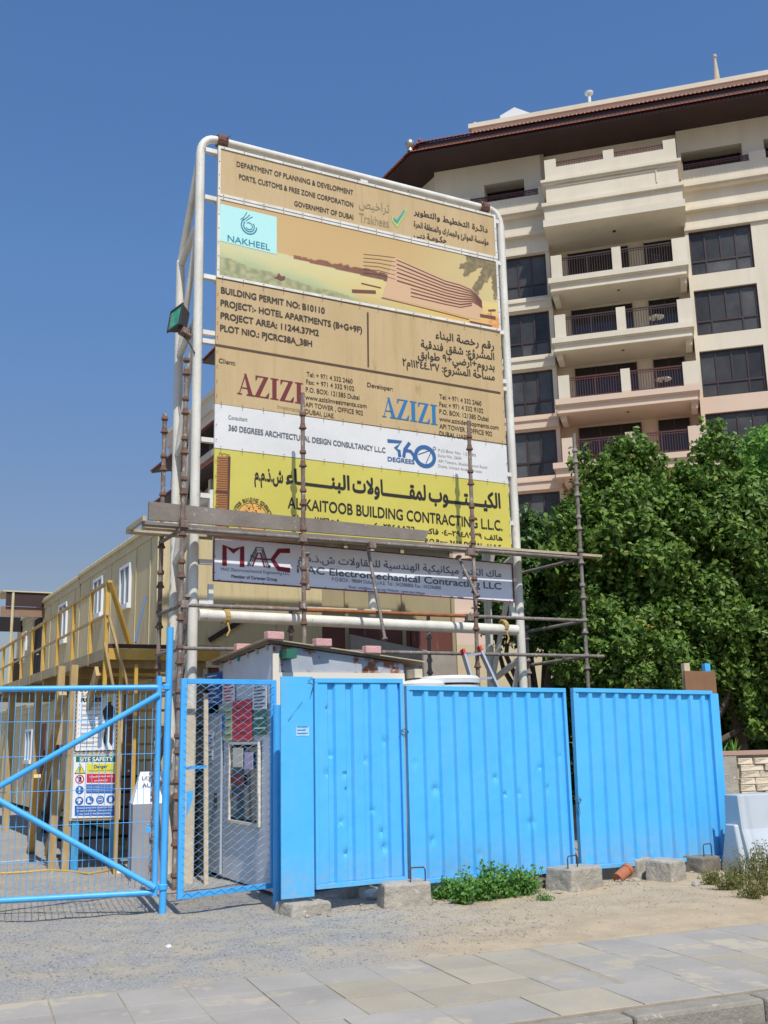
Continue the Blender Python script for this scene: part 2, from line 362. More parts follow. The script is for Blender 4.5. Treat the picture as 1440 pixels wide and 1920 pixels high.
# ================================================================== THE GROUND
from mathutils import noise as mnoise
PV = Fr((-0.07, 8.0), 21.5)            # u along the pavement edge, w towards the street
def gz(x, y):
    d = (Vector((x, y, 0))-PV.P).dot(PV.N)      # >0 on the pavement side
    k = max(0.0, min(1.0, (-d-.02)/.6))
    k *= 1 if y < 12 else max(.3, 1-(y-12)/4)
    return k*(.035*mnoise.noise((x*.9, y*.9, 0)) + .018*mnoise.noise((x*3.1, y*3.1, 4)) + .007*mnoise.noise((x*9, y*9, 9)) + .02)
def ground():
    xs = np.concatenate([[-900, -300, -90, -30, -14], np.arange(-8, 9.01, .09), [14, 30, 90, 300, 900]])
    ys = np.concatenate([[-300, -60, -10, 2, 5.0], np.arange(6.3, 17, .09), [19, 24, 34, 60, 120, 300, 1400]])
    vs = []; nx = len(xs)
    for y in ys:
        for x in xs:
            fine = (-8 <= x <= 9 and 6.3 <= y <= 17)
            d = (Vector((x, y, 0))-PV.P).dot(PV.N)
            vs.append((x, y, gz(x, y) if (fine and d < 0) else (-.2 if d > .25 else (-.02 if d > 0 else 0))))
    fs = [(j*nx+i, j*nx+i+1, (j+1)*nx+i+1, (j+1)*nx+i) for j in range(len(ys)-1) for i in range(nx-1)]
    mb = MB(); mb.v = vs; mb.f = fs; mb.m = [0]*len(fs)
    o = mb.build('ground', M_ground, smooth=True); tag(o, kind='structure')
ground()
mb = MB(); mb.box(PV, -60, 60, -.19, -.125, 1.98, 30); o = mb.build('road', M_road); tag(o, kind='structure')
# pavement: a bed with every slab its own piece
mb = MB(); mb.box(PV, -14, 16, -.15, .0085, -.03, 1.80); pave = mb.build('pavement', mat('sandy_bedding', L(170,156,134), L(150,138,120), s=8, rough=.95)); tag(pave, kind='structure')
slabs = []
for big in (0, 1):
    mb = MB(); a, b = (.425, .425) if not big else (.57, .50)
    fr0 = Fr((0, 0), 21.5); e = .0018
    mb.box(fr0, -a/2+e, a/2-e, -.05, .0, -b/2+e, b/2-e)
    me = mb.build('paving_slab', M_slab, bevel=.003); slabs.append(me)
def put_slab(src, u, w, m):
    P = PV.p(u, .013+random.uniform(-.0028, .0028), w)
    c = src.copy(); COL.objects.link(c); c.parent = pave; c.location = P; c.name = 'paving_slab'
    c.rotation_euler = (random.uniform(-.006, .006), random.uniform(-.006, .006), random.uniform(-.008, .008))
    if m is not None:
        c.material_slots[0].link = 'OBJECT'; c.material_slots[0].material = m
for r in range(3):
    for k in range(-14, 20):
        u = k*.43+.05+(.0 if k < 3 else .05); sel = mnoise.noise((u*.55+r*.12, r*.35, 3)) > .10
        put_slab(slabs[0], u, .215+r*.43, M_slabb if sel else None)
for k in range(-11, 15):
    put_slab(slabs[1], k*.575+.1, 1.29+.255, M_slabb if random.random() < .35 else None)
for s_ in slabs: bpy.data.objects.remove(s_)
# kerb
kerb = thing('kerb', PV.p(0, 0, 1.9), None, None)
kerb['kind'] = 'structure'
mbk = MB(); frk = Fr((0, 0), 21.5)
mbk.box(frk, -.46, .46, -.30, .0, -.085, .085)
k0 = mbk.build('kerb_stone', M_kerb, kerb, bevel=.025)
k0.location = (0, 0, 0); first = True
me_k = k0.data
# mesh is offset by kerb location; rebuild centred
for v in me_k.vertices: v.co += kerb.location
for k in range(-6, 9):
    c = k0 if first else k0.copy()
    if not first: COL.objects.link(c); c.parent = kerb
    first = False
    P = PV.p(k*.935+.3, .008+random.uniform(-.004, .004), 1.90)-kerb.location
    c.location = P

# ================================================================== THE HOTEL
K = Fr((10, 50), -15.7)
hotel = thing('hotel_building', K.p(0, 0, 0), 'large cream and peach hotel block with dark brown tiled eaves and stacked balconies', 'hotel')
def hp(name, mb, m, parent=None, **k): return mb.build(name, m, parent or hotel, **k)
SIDE = Fr((1.86, 50.18), 118.4, True)     # eave line of the side facing left; N points left/front
# wall corner: 2 m in from both eaves
Tops = [26.2, 23.0, 19.8, 16.6, 13.4, 10.2, 7.0, 3.8]
mb = MB()
cu = -7.08
core = [K.p(cu+.4, 0, -1.6), K.p(26, 0, -1.6), K.p(26, 0, -16), K.p(8, 0, -30)]
# side wall line, 2 m inside the eave
a = SIDE.p(0.8, 0, -2.0); b = SIDE.p(34.0, 0, -2.0); c = SIDE.p(34.0, 0, -14)
wallcorner = a
mb.prism([(K.p(26,0,-1.0).x, K.p(26,0,-1.0).y), (K.p(26,0,-16).x, K.p(26,0,-16).y), (c.x, c.y), (b.x, b.y), (a.x+.15, a.y+.2), (K.p(cu+.9,0,-1.0).x, K.p(cu+.9,0,-1.0).y)], 0, 31.88)
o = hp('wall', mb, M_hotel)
# front face pieces, 1 m deep in front of the core
mb = MB()
def W_(u0, u1, v0, v1, w0=-1.0, w1=0.0): mb.box(K, u0, u1, v0, v1, w0, w1)
W_(cu, -4.35, 0, 31.87); 
cols = [(-4.35, -1.3), (5.9, 8.88), (12.2, 15.2)]
W_(-1.3, -1.1, 0, 31.87); W_(5.72, 5.9, 0, 31.87); W_(8.88, 12.2, 0, 29.0); W_(15.2, 26, 0, 31.87)
for (a0, a1) in cols:
    W_(a0, a1, 26.2, 29.38)
    for i, T in enumerate(Tops):
        W_(a0, a1, (Tops[i+1] if i < 7 else 0), T-2.37)
W_(-1.1, 5.72, 26.56, 29.38)
# top storey: loggia openings
for (a0, a1, o0, o1) in ((-4.35, -1.3, -5.0, -2.2),): W_(-2.2, -1.1, 29.38, 31.87)
W_(-4.35, -2.2, 30.62, 31.87); W_(5.9, 8.85, 30.62, 31.87); W_(8.85, 9.9, 29.0, 31.87); W_(9.9, 15.2, 30.62, 31.87)
W_(-1.1, 5.72, 29.38, 31.87, -1.0, -.3)
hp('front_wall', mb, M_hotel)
mb = MB()
for (a0, a1) in ((-4.35, -2.2), (5.9, 8.85), (9.9, 15.2)): mb.box(K, a0, a1, 29.38, 30.62, -.99, -.93)
for T in Tops:
    z0 = T-2.2; 
    mb.box(K, -.24, 2.86, z0, T+.18, -.99, -.95); mb.box(K, 3.68, 5.19, z0, T+.18, -.99, -.95)
build_each(mb, 'dark_glazing', M_door, hotel)
# curtain / bay reveals
mb = MB()
for i, T in enumerate(Tops):
    z0 = T-2.2
    for u in (-.24, .8, 1.84, 2.82, 3.68, 4.43, 5.15): mb.box(K, u, u+.05, z0, T+.18, -.94, -.90)
hp('door_frame', mb, M_brframe)
# ledges and bands
mb = MB()
def led(u0, u1, z, h, w): mb.box(K, u0, u1, z, z+h, 0.002, w)
for (a0, a1) in ((-7.2, -1.14), (5.77, 16)):
    mb.box(K, a0, a1, 28.50, 28.66, .002, .42); mb.box(K, a0, a1, 28.36, 28.50, .002, .30)
    mb.box(K, a0, a1, 27.22, 27.36, .002, .30); mb.box(K, a0, a1, 26.22, 26.36, .002, .12)
    mb.box(K, a0, a1, 28.66, 29.42, .002, .30)
for T in Tops[1:]:
    mb.box(K, -7.1, -1.12, T+.10, T+.50, .002, .16); mb.box(K, -7.12, -1.12, T+.50, T+.60, .002, .24)
build_each(mb, 'ledge', M_hotel, hotel)
# loggia parapets with little piers
mb = MB()
for (a0, a1) in ((-5.55, -5.1), (-1.45, -1.12), (5.78, 5.92), (9.1, 9.9), (13.2, 13.7)): mb.box(K, a0, a1, 29.42, 29.88, .05, .32)
build_each(mb, 'parapet_pier', M_hotel, hotel)
def lattice_rail(u0, u1, z0, z1, w, m):
    b = MB(); b.box(K, u0, u1, z1-.06, z1, w-.03, w+.03); b.box(K, u0, u1, z0, z0+.06, w-.03, w+.03)
    b.box(K, u0, u1, z1-.16, z1-.12, w-.015, w+.015)
    n = max(2, int((u1-u0)/.13))
    for i in range(n+1):
        u = u0+(u1-u0)*i/n; t = .035 if i in (0, n, n//2) else .016
        b.box(K, u-t, u+t, z0+.06, z1-.06, w-.012, w+.012)
    return hp('railing', b, m)
lattice_rail(-5.1, -1.45, 29.44, 29.80, .2, M_redrail); lattice_rail(5.92, 9.1, 29.44, 29.80, .2, M_redrail); lattice_rail(9.9, 13.2, 29.44, 29.80, .2, M_redrail)
# big top block in front of the balcony bay
mb = MB()
mb.box(K, -.88, 5.6, 26.75, 29.84, .001, 2.0)
for (a0, a1) in ((-.88, -.3), (2.07, 2.6), (5.0, 5.6)): mb.box(K, a0, a1, 29.84, 30.31, 1.6, 2.0)
mb.box(K, -.88, -.5, 29.84, 30.31, .0, 1.6); mb.box(K, 5.22, 5.6, 29.84, 30.31, 0, 1.6)
hp('top_block', mb, M_hotel)
mb = MB()
mb.box(K, -1.1, 5.78, 28.98, 29.12, .02, 2.2); mb.box(K, -1.02, 5.72, 28.86, 28.98, .02, 2.1)
mb.box(K, -1.12, 5.82, 27.66, 27.84, .02, 2.2); mb.box(K, -1.02, 5.72, 26.93, 27.66, .02, 2.04)
mb.box(K, -1.1, 5.8, 26.56, 26.93, .02, 2.14)
mb.box(K, -.3, 4.6, 28.72, 28.78, 1.99, 2.05); mb.box(K, 4.54, 4.6, 28.1, 28.72, 1.99, 2.05)
build_each(mb, 'moulding', M_hotel, hotel)
lattice_rail(-.3, 2.07, 29.86, 30.22, 1.85, M_redrail); lattice_rail(2.6, 5.0, 29.86, 30.22, 1.85, M_redrail)
# balconies, one part per storey
for i, T in enumerate(Tops):
    z = T-2.18
    b = MB(); L4 = .3 if i == 3 else 0
    b.box(K, -1.08-L4, 5.72, z-.28, z, -.95, 1.60); b.box(K, -1.0-L4, 5.64, z-.34, z-.28, -.95, 1.54)
    b.box(K, -.98-L4, 5.6, z-.66, z-.34, -.95, 1.44); b.box(K, -1.0-L4, 5.62, z-.70, z-.66, -.95, 1.5)
    for (a0, a1) in ((-.9, -.62), (5.28, 5.56)): b.box(K, a0, a1, z-1.0, z-.70, .001, 1.1)
    bal = hp('balcony', b, M_hotel)
    p_ = MB()
    for (a0, a1) in ((-.9, -.36), (2.12, 2.56), (5.02, 5.72)): p_.box(K, a0, a1, z, z+1.22, 1.12, 1.5)
    build_each(p_, 'balcony_pier', M_hotel, bal)
    r = MB(); rm = M_brframe if i < 2 else M_redrail
    for (a0, a1) in ((-.36, 2.12), (2.56, 5.02)):
        r.box(K, a0, a1, z+1.08, z+1.14, 1.28, 1.34); r.box(K, a0, a1, z+.98, z+1.01, 1.29, 1.33); r.box(K, a0, a1, z+.10, z+.14, 1.29, 1.33)
        n = 20
        for k in range(n+1):
            u = a0+(a1-a0)*k/n; t = .03 if k in (0, 10, n) else .011
            r.box(K, u-t, u+t, z+.02 if t > .02 else z+.13, z+1.1, 1.30, 1.32)
    for a0 in (-.86, 5.66):
        r.box(K, a0-.02, a0+.02, z+1.08, z+1.14, 0, 1.12)
        for k in range(8): r.box(K, a0-.01, a0+.01, z, z+1.1, .1+k*.13, .12+k*.13)
    r.build('railing', rm, bal)
# windows: frame part with every pane its own sub-part
pane_me = {}
def window(u0, T, cols_top, cols_low, name='window'):
    z1, z0, zb = T, T-2.37, T-1.62; u1 = u0+cols_top[-1]
    f = MB(); w0, w1 = -.24, -.14
    f.box(K, u0, u1, z1-.07, z1, w0, w1); f.box(K, u0, u1, z0, z0+.07, w0, w1); f.box(K, u0, u1, zb-.045, zb+.045, w0, w1)
    for k, c in enumerate(cols_top): t = .06 if k in (0, len(cols_top)-1) else .035; f.box(K, u0+c-(0 if k == 0 else t*(2 if k == len(cols_top)-1 else 1)), u0+c+(t if k < len(cols_top)-1 else 0), zb+.045, z1-.07, w0, w1+.004)
    for k, c in enumerate(cols_low): t = .06 if k in (0, len(cols_low)-1) else .035; f.box(K, u0+c-(0 if k == 0 else t*(2 if k == len(cols_low)-1 else 1)), u0+c+(t if k < len(cols_low)-1 else 0), z0+.07, zb-.045, w0, w1+.004)
    fo = hp(name, f, M_brframe)
    for cs, a, b in ((cols_top, zb+.045, z1-.07), (cols_low, z0+.07, zb-.045)):
        for k in range(len(cs)-1):
            g = MB(); g.box(K, u0+cs[k]+.03, u0+cs[k+1]-.03, a, b, -.21, -.19)
            po = g.build('pane', M_glass, fo); po.rotation_euler = (0, 0, 0)
for T in Tops:
    window(5.9, T, (0, .74, 1.48, 2.2, 2.98), (0, .74, 2.2, 2.98))
    window(-4.35, T, (0, .78, 1.56, 2.26, 3.05), (0, 1.56, 2.26, 3.05))
for T in Tops[:6]: window(12.2, T, (0, .74, 1.48, 2.24, 3.0), (0, .74, 2.24, 3.0))
# roof: soffit tier, second tier, cream parapet
def foot(wd, u1=26, t1=34.6):
    """footprint at distance wd out from the wall line (2.0 = main eave)"""
    k = 2.0-wd
    A = SIDE.p(-k*math.tan(rad(22.9))*-1, 0, -k)
    # intersection of the front line (w=wd) and side line (w=-k)
    F0 = K.p(0, 0, wd); d1 = K.U; S0 = SIDE.p(0, 0, -k); d2 = SIDE.U
    den = d1.x*d2.y-d1.y*d2.x; t = ((S0.x-F0.x)*d2.y-(S0.y-F0.y)*d2.x)/den
    A = F0+d1*t
    pts = [A, K.p(u1, 0, wd), K.p(u1, 0, -16), SIDE.p(t1-k, 0, -15), SIDE.p(t1-k, 0, -k)]
    return [(p.x, p.y) for p in pts]
mb = MB(); mb.prism(foot(2.0), 31.88, 32.0); mb.prism(foot(1.93), 32.0, 32.12); roof = hp('roof', mb, M_fascia)
mb = MB(); mb.prism(foot(1.22), 32.12, 32.98); mb.build('fascia', M_fascia, roof)
# sloping tile planes between tiers
mb = MB()
A, B = foot(2.02), foot(1.2)
for i in (0, 4):
    j = (i+1) % 5 if i == 0 else 0
    i_ = i
    mb.quad((*A[i_], 32.12), (*A[j], 32.12), (*B[j], 32.5), (*B[i_], 32.5))
A, B = foot(1.32), foot(.5)
for i in (0, 4):
    j = (i+1) % 5 if i == 0 else 0
    mb.quad((*A[i], 33.0), (*A[j], 33.0), (*B[j], 33.45), (*B[i], 33.45))
mb.build('tile_slope', M_tile, roof)
mb = MB(); 
pp = foot(.6); 
A0 = Vector((*foot(.6)[0], 0)); kk = K.p(-4.8, 0, .6)
pts = [(kk.x, kk.y), (K.p(26,0,.6).x, K.p(26,0,.6).y), (K.p(26,0,-10).x, K.p(26,0,-10).y), (K.p(-4.8,0,-10).x, K.p(-4.8,0,-10).y)]
mb.prism(pts, 32.98, 33.72)
kk = K.p(-4.95, 0, .72); pts = [(kk.x, kk.y), (K.p(26,0,.72).x, K.p(26,0,.72).y), (K.p(26,0,-10).x, K.p(26,0,-10).y), (K.p(-4.95,0,-10).x, K.p(-4.95,0,-10).y)]
mb.prism(pts, 33.72, 33.98)
mb.build('roof_parapet', M_hotel, roof)
def tile_row(P, Q, z, out, name):
    """row of barrel tile ends along an eave"""
    P = Vector((*P, z)); Q = Vector((*Q, z)); n = int((Q-P).length/.21); d = (Q-P)/n; b = MB()
    o_ = Vector(out); 
    for k in range(n):
        c = P+d*(k+.5); e = d.normalized()
        vs = []
        for s_ in (0, 1):
            for a in range(5):
                t = math.pi*a/4; vs.append(c + o_*(.16-.5*s_) + Vector((0,0,.17*s_)) + e*(-.095*math.cos(t)) + Vector((0,0,.02+.075*math.sin(t))))
        b.add(vs, [(a, a+1, 6+a, 5+a) for a in range(4)]+[(4,3,2,1,0)])
    o = b.build(name, M_tile, roof); o['kind'] = 'stuff'
F2 = foot(2.0); F1 = foot(1.2)
tile_row(F2[0], F2[1], 32.02, K.N, 'eave_tile_row'); tile_row(F2[4], F2[0], 32.02, SIDE.N, 'eave_tile_row')
tile_row(F1[0], F1[1], 32.98, K.N, 'eave_tile_row'); tile_row(F1[4], F1[0], 32.98, SIDE.N, 'eave_tile_row')
def finial(P, r, m, name='finial'):
    b = MB(); P = Vector(P); b.lathe(P, P+Vector((0,0,1)), [(0, r*.6), (r*.5, r*.55), (r*.8, r*.4), (r*1.0, r*.75), (r*1.5, r), (r*2.1, r*.9), (r*2.6, r*.55), (r*2.8, .01)], 12)
    b.build(name, m, roof, smooth=True)
finial((F2[0][0], F2[0][1], 32.15), .26, M_ball); p_ = K.p(-4.75, 33.95, -.2); finial(p_, .24, M_ball)
finial((F1[0][0], F1[0][1], 33.05), .10, M_tile)
b = MB(); P = K.p(1.51, 33.9, 0); b.lathe(P, P+Vector((0,0,1)), [(0, .09), (1.0, .09), (1.02, .22), (1.12, .24), (1.16, .02)], 10); b.build('vent_pipe', M_rwhite, roof, smooth=True)
b = MB(); P = K.p(8.0, 33.9, 0); b.lathe(P, P+Vector((0,0,1)), [(0, .2), (1.6, .07), (1.75, .06), (1.8, .11), (1.92, .11), (2.0, .02)], 10); b.build('spire', M_plaster, roof, smooth=True)
b = MB(); b.ext(K, [(-3.3, 33.6), (-1.6, 33.6), (-1.6, 34.4), (-2.5, 34.95), (-3.3, 34.6)], -1.2, 0.0); b.build('roof_vent_box', M_rwhite, roof)
# downlights under balconies
b = MB()
for T in Tops[:6]: b.tube(K.p(2.3, T+.36, .6), K.p(2.3, T+.3, .6), .08, 8)
build_each(b, 'ceiling_lamp', M_brframe, hotel)

# balcony furniture
def bal_table(u, z, w, lab):
    t = thing('balcony_table', K.p(u, z, w), lab, 'table'); b = MB(); P = K.p(u, z, w)
    b.lathe(P+Vector((0,0,.70)), P+Vector((0,0,1)), [(0, .38), (.04, .38)], 14); b.build('tabletop', M_rwhite, t)
    b = MB(); 
    for k in range(3): b.tube(P+Vector((0,0,.7)), P+Vector((.28*math.cos(k*2.1), .28*math.sin(k*2.1), 0)), .02, 6)
    b.build('leg', M_brframe, t)
def bal_chair(u, z, w, s_, lab):
    t = thing('balcony_chair', K.p(u, z, w), lab, 'chair'); f = Fr(K.p(u, z, w), -15.7+s_)
    b = MB(); b.box(f, -.24, .24, .42, .46, -.24, .24); b.build('seat', M_brframe, t)
    b = MB()
    for k in range(5): b.box(f, -.22+k*.1, -.18+k*.1, .46, .95, -.24, -.21)
    b.box(f, -.24, .24, .93, .98, -.25, -.2); b.build('backrest', M_brframe, t)
    for i in (-1, 1):
        for j in (-1, 1):
            b = MB(); b.box(f, i*.22-.02, i*.22+.02, 0, .42, j*.22-.02, j*.22+.02); b.build('leg', M_brframe, t)
bal_table(4.1, 20.82-3.2+.0, .7, 'small white round table on the red railed balcony of the third storey from the top')
bal_table(4.0, 20.82, .8, 'dark round table on the hotel balcony second below the big top block')
bal_chair(4.3, 24.02, .75, 30, 'dark chair behind the right railing of the highest open balcony')
bal_chair(.5, 14.42, .7, 160, 'dark chair at the left end of the lowest visible balcony')

# lower wing of the hotel running back to the left
wing = thing('hotel_wing', SIDE.p(42, 0, -8), 'lower cream hotel wing with stepped tiled eaves seen behind the left billboard post', 'hotel wing')
mb = MB(); P = [SIDE.p(34.05, 0, -2.2), SIDE.p(34.05, 0, -14), SIDE.p(46, 0, -14), SIDE.p(46, 0, -2.2)]
mb.prism([(p.x, p.y) for p in P], 0, 28.9); mb.build('wall', M_hotel, wing)
S2 = SIDE
mb = MB()
mb.box(S2, 2, 46.2, 27.75, 29.15, -2.25, -.55); mb.box(S2, 2, 46.4, 28.85, 29.2, -.55, -.35)
mb.box(S2, 2, 46.4, 26.35, 26.75, -2.2, -.4); mb.box(S2, 2, 46.2, 26.75, 27.75, -2.2, -.75)
mb.box(S2, 2, 46.0, 24.1, 24.7, -2.2, -.9)
for u in (24, 28, 32, 36, 40, 43.5, 45.4): mb.box(S2, u, u+.55, 18, 26.3, -1.9, -1.3)
for z in (20.6, 17.4, 14.2): mb.box(S2, 2, 46, z, z+.7, -2.2, -.9)
build_each(mb, 'parapet_band', M_hotel, wing)
for z, e in ((25.75, 49.0), (22.5, 49.4)):
    mb = MB()
    mb.hexa([S2.p(2, z, .0), S2.p(e, z+.25, .0), S2.p(46, z+.1, -2.2), S2.p(2, z+.1, -2.2), S2.p(2, z+.14, .0), S2.p(e, z+.4, .0), S2.p(46, z+.62, -2.2), S2.p(2, z+.62, -2.2)])
    rf = mb.build('roof', M_fascia, wing)
    mb = MB(); mb.hexa([S2.p(2, z+.15, .06), S2.p(e+.3, z+.45, .06), S2.p(46, z+.7, -2.2), S2.p(2, z+.7, -2.2), S2.p(2, z+.25, .06), S2.p(e+.3, z+.6, .06), S2.p(46, z+.8, -2.2), S2.p(2, z+.8, -2.2)]); mb.build('tile_slope', M_tile, rf)
mb = MB()
for k in range(11): mb.box(S2, 4+k*4, 6.6+k*4, 19, 21.9, -1.98, -1.95); mb.box(S2, 4+k*4, 6.6+k*4, 14.5, 17.2, -2.19, -1.94)
build_each(mb, 'window', M_door, wing)
mb = MB()
for u in np.arange(30, 46, .22): mb.box(S2, u, u+.05, 24.75, 25.5, -1.0, -.96)
mb.box(S2, 30, 46, 25.5, 25.56, -1.02, -.94); mb.build('railing', M_brframe, wing)

# ================================================================== SITE OFFICES (stacked cabins on the left)
W = Fr((-3.68, 16.69), 118, True)           # their street-side wall; u runs away from the camera
def cabin_unit(u0, u1, z0, z1, label, wins, doors, depth=2.9):
    t = thing('site_cabin', W.p((u0+u1)/2, z0, -depth/2), label, 'portable cabin', 'stacked site cabins')
    b = MB(); b.box(W, u0, u1, z0, z1-.06, -depth, 0); b.build('wall', M_trail, t)
    # panel joints standing proud as cover strips
    u = u0+.5
    while u < u1-.2:
        if not any(a-.06 < u < c+.06 for a, c, *_ in wins+doors):
            b = MB(); b.box(W, u-.025, u+.025, z0+.02, z1-.14, .002, .014); b.build('cover_strip', M_trim, t)
        u += .92
    b = MB(); b.box(W, u0-.04, u1+.04, z1-.06, z1, -depth-.08, .07); b.box(W, u0-.03, u1+.03, z1-.20, z1-.06, .003, .022)
    n = int((u1-u0)/.12)
    for k in range(n): b.box(W, u0+k*.12, u0+k*.12+.05, z1, z1+.03, -depth-.06, .065)
    b.build('roof', M_trim, t)
    for a, c, v0, v1 in wins:
        f = MB(); f.box(W, a, c, v1-.05, v1, .003, .05); f.box(W, a, c, v0-.04, v0+.05, .003, .08)
        f.box(W, a, a+.05, v0+.05, v1-.05, .003, .05); f.box(W, c-.05, c, v0+.05, v1-.05, .003, .05); f.box(W, (a+c)/2-.025, (a+c)/2+.025, v0+.05, v1-.05, .003, .045)
        fo = f.build('window', M_wframe, t)
        for x0, x1 in ((a+.05, (a+c)/2-.025), ((a+c)/2+.025, c-.05)):
            g = MB(); g.box(W, x0, x1, v0+.05, v1-.05, .005, .02); g.build('pane', M_pane, fo)
    for a, c, v0, v1 in doors:
        f = MB(); f.box(W, a, c, v0, v1, .003, .04); do = f.build('door', M_dark if v0 > 2 else M_maroonply, t)
        f = MB(); f.box(W, a+.08, a+.2, v0+1.0, v0+1.03, .04, .08); f.build('handle', M_alu, do)
    return t
cabin_unit(0, 6.0, 2.78, 5.15, 'upper cream site cabin nearest the billboard with two sliding windows', [(1.72, 2.45, 3.97, 4.74), (3.85, 4.62, 4.05, 4.82)], [])
cabin_unit(6.1, 10.2, 2.78, 5.12, 'middle upper cream site cabin with one window behind the yellow handrail', [(7.28, 8.2, 3.85, 4.74)], [])
cabin_unit(10.4, 14.4, 2.78, 5.02, 'far upper cream site cabin with the dark door under the brown awning', [(12.6, 13.3, 3.8, 4.6)], [(10.45, 11.4, 2.8, 4.75)])
cabin_unit(0, 6.0, .12, 2.6, 'ground level cream site cabin in shade under the walkway near the stairs', [(3.2, 4.1, 1.2, 2.0)], [(1.1, 2.0, .14, 2.1)])
cabin_unit(6.1, 24, .12, 2.6, 'ground level cream site cabin far back in shade under the walkway', [(7.5, 8.4, 1.2, 2.0), (11.0, 11.9, 1.2, 2.0)], [(9.3, 10.2, .14, 2.1)])
# awning and its dark sail behind
aw = thing('awning', W.p(10.5, 4.4, 1.0), 'brown corrugated awning with a dark underside at the far end of the cabins', 'awning')
f28 = Fr(W.p(10.3, 0, 0.05), 28)
a = f28.q(12, 1117)[0]; b1 = f28.q(97, 1113)[0]; zt = f28.q(97, 1113)[1]; zb = f28.q(97, 1150)[1]
b = MB(); b.box(f28, a, b1, zb+.15, zt, -.05, 0); b.build('front_board', M_fascia, aw)
b = MB(); b.box(f28, a-.1, b1+.02, zt, zt+.03, -1.4, .04); b.build('roof_sheet', M_trim, aw)
b = MB(); b.box(f28, a-.1, b1, zb-.1, zb+.14, -.12, -.06); b.build('valance', mat('dusty_pink_brown_canvas', L(150,120,100), L(130,104,88), s=4, rough=.9), aw)
p0 = f28.q(15, 1150); b = MB(); b.tube(f28.p(p0[0]+.1, 2.8, 0), f28.p(p0[0]+.1, zt, 0), .035, 8); b.build('post', M_trim, aw)
q0 = Fr(W.p(13.5, 0, 0.05), 28)
dk = thing('shade_sheet', q0.p(-1.5, 4, 0), 'dark sheet hung under the awning behind its pale post', 'shade sheet')
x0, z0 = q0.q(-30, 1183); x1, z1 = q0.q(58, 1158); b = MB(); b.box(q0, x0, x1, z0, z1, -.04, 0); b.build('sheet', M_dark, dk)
# a unit behind, end-on
bk = thing('water_tank_stand', q0.p(-.5, 0, -.5), 'dark steel crate stand on the far end of the walkway', 'stand')
x0, z0 = q0.q(27, 1262); x1, z1 = q0.q(48, 1235); b = MB(); b.box(q0, x0, x1, 2.8, z1, -.6, 0); b.build('crate', M_dark, bk)

# walkway
Dp = gnd(195, 1216, 2.8); WK = Fr((Dp.x, Dp.y), 118, True)
wdist = (W.P-WK.P).dot(WK.N)*-1       # distance from deck edge to cabin wall
walk = thing('walkway', WK.p(4, 2.6, -.7), 'raised timber walkway with a yellow handrail along the upper cabins', 'walkway')
LEN = 11.5
b = MB(); b.box(WK, 0, LEN, 2.66, 2.80, -.04, 0); b.build('edge_board', M_deck, walk)
for k in range(int(LEN/.24)):
    b = MB(); b.box(WK, .01+k*.24, .24+k*.24, 2.72, 2.76, -wdist+.06, -.045); b.build('deck_plank', M_deck, walk)
for k in range(6):
    b = MB(); b.box(WK, .1+k*2.2, .2+k*2.2, 2.56, 2.715, -wdist+.1, -.05); b.build('joist', M_yelt, walk)
rail_z = 3.66
b = MB(); b.bar(WK.p(-.1, rail_z, -.02), WK.p(LEN, rail_z-.12, -.02), .045, .035); b.build('handrail', M_yelt, walk)
b = MB(); b.bar(WK.p(-.05, 3.24, -.02), WK.p(LEN, 3.14, -.02), .03, .03); b.build('mid_rail', M_yelt, walk)
for u in (0.0, .92, 2.1, 3.26, 4.44, 5.57, 6.71, 7.83, 9.03, 10.2):
    b = MB(); b.box(WK, u-.022, u+.022, 2.64 if u else 2.3, rail_z-.02, -.045, .003); b.build('post', M_yel, walk)
# posts carrying it
for i, (px, py, z) in enumerate(((96, 1634, 2.64), (121, 1636, 2.64))):
    g = gnd(px, py); b = MB(); b.bar(g, (g.x+.02, g.y, z), .09, .09); b.build('support_post', M_yelt, walk)
for u in (1.0, 4.0, 7.0):
    g = WK.p(u, 0, -wdist+.25); b = MB(); b.bar(g, g+Vector((0,0,2.6)), .12, .1); b.build('support_post', M_yelt, walk)
    g = WK.p(u+1.5, 0, -.15); b = MB(); b.bar(g, g+Vector((0,0,2.6)), .12, .1); b.build('support_post', M_yelt, walk)
# loose raking timbers in the yard under the walkway
rk = [((55, 1600), (118, 1300), 13.8, M_yelt, 'long yellowish raking prop with a splintered foot left of the safety boards'),
      ((60, 1600), (70, 1455), 15.2, M_yel, 'short pointed yellow stake standing at the far left of the yard'),
      ((82, 1560), (112, 1400), 14.6, M_fascia, 'dark thin timber leaning behind the pointed yellow stake')]
for (a, c, dist, m, lab) in rk:
    fa = Fr((0, dist), 10); P = gnd(*a); Q = fa.pt(*c)
    b = MB(); b.bar(P, Q, .09, .05); o = b.build('timber_prop', m); tag(o, lab, 'timber')
# stairs: coming down towards the camera between walkway and cabins
ST = Fr(WK.p(-.05, 0, -.05), 28)      # face across the end of the walkway
stairs = thing('staircase', WK.p(1.5, 0, -.4), 'yellow steel staircase running down to the yard under the end of the walkway', 'staircase')
NST = 11
for k in range(NST):
    z = 2.50-k*.225; u = .16+k*.26
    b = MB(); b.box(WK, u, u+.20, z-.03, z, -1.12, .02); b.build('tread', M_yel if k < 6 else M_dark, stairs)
for w_ in (.05, -1.15):
    b = MB(); b.bar(WK.p(.12, 2.52, w_), WK.p(3.05, .02, w_), .045, .16, up=(0,0,1)); b.build('stringer', M_yelt, stairs)
b = MB(); b.bar(WK.p(-.09, 3.66, -.03), WK.pt(257, 1256, -.55), .055, .05); b.build('handrail', M_yel, stairs)
b = MB(); b.bar(WK.p(-.09, 3.2, -.03), ST.pt(243, 1300, .1), .03, .045); b.build('brace', M_yelt, stairs)
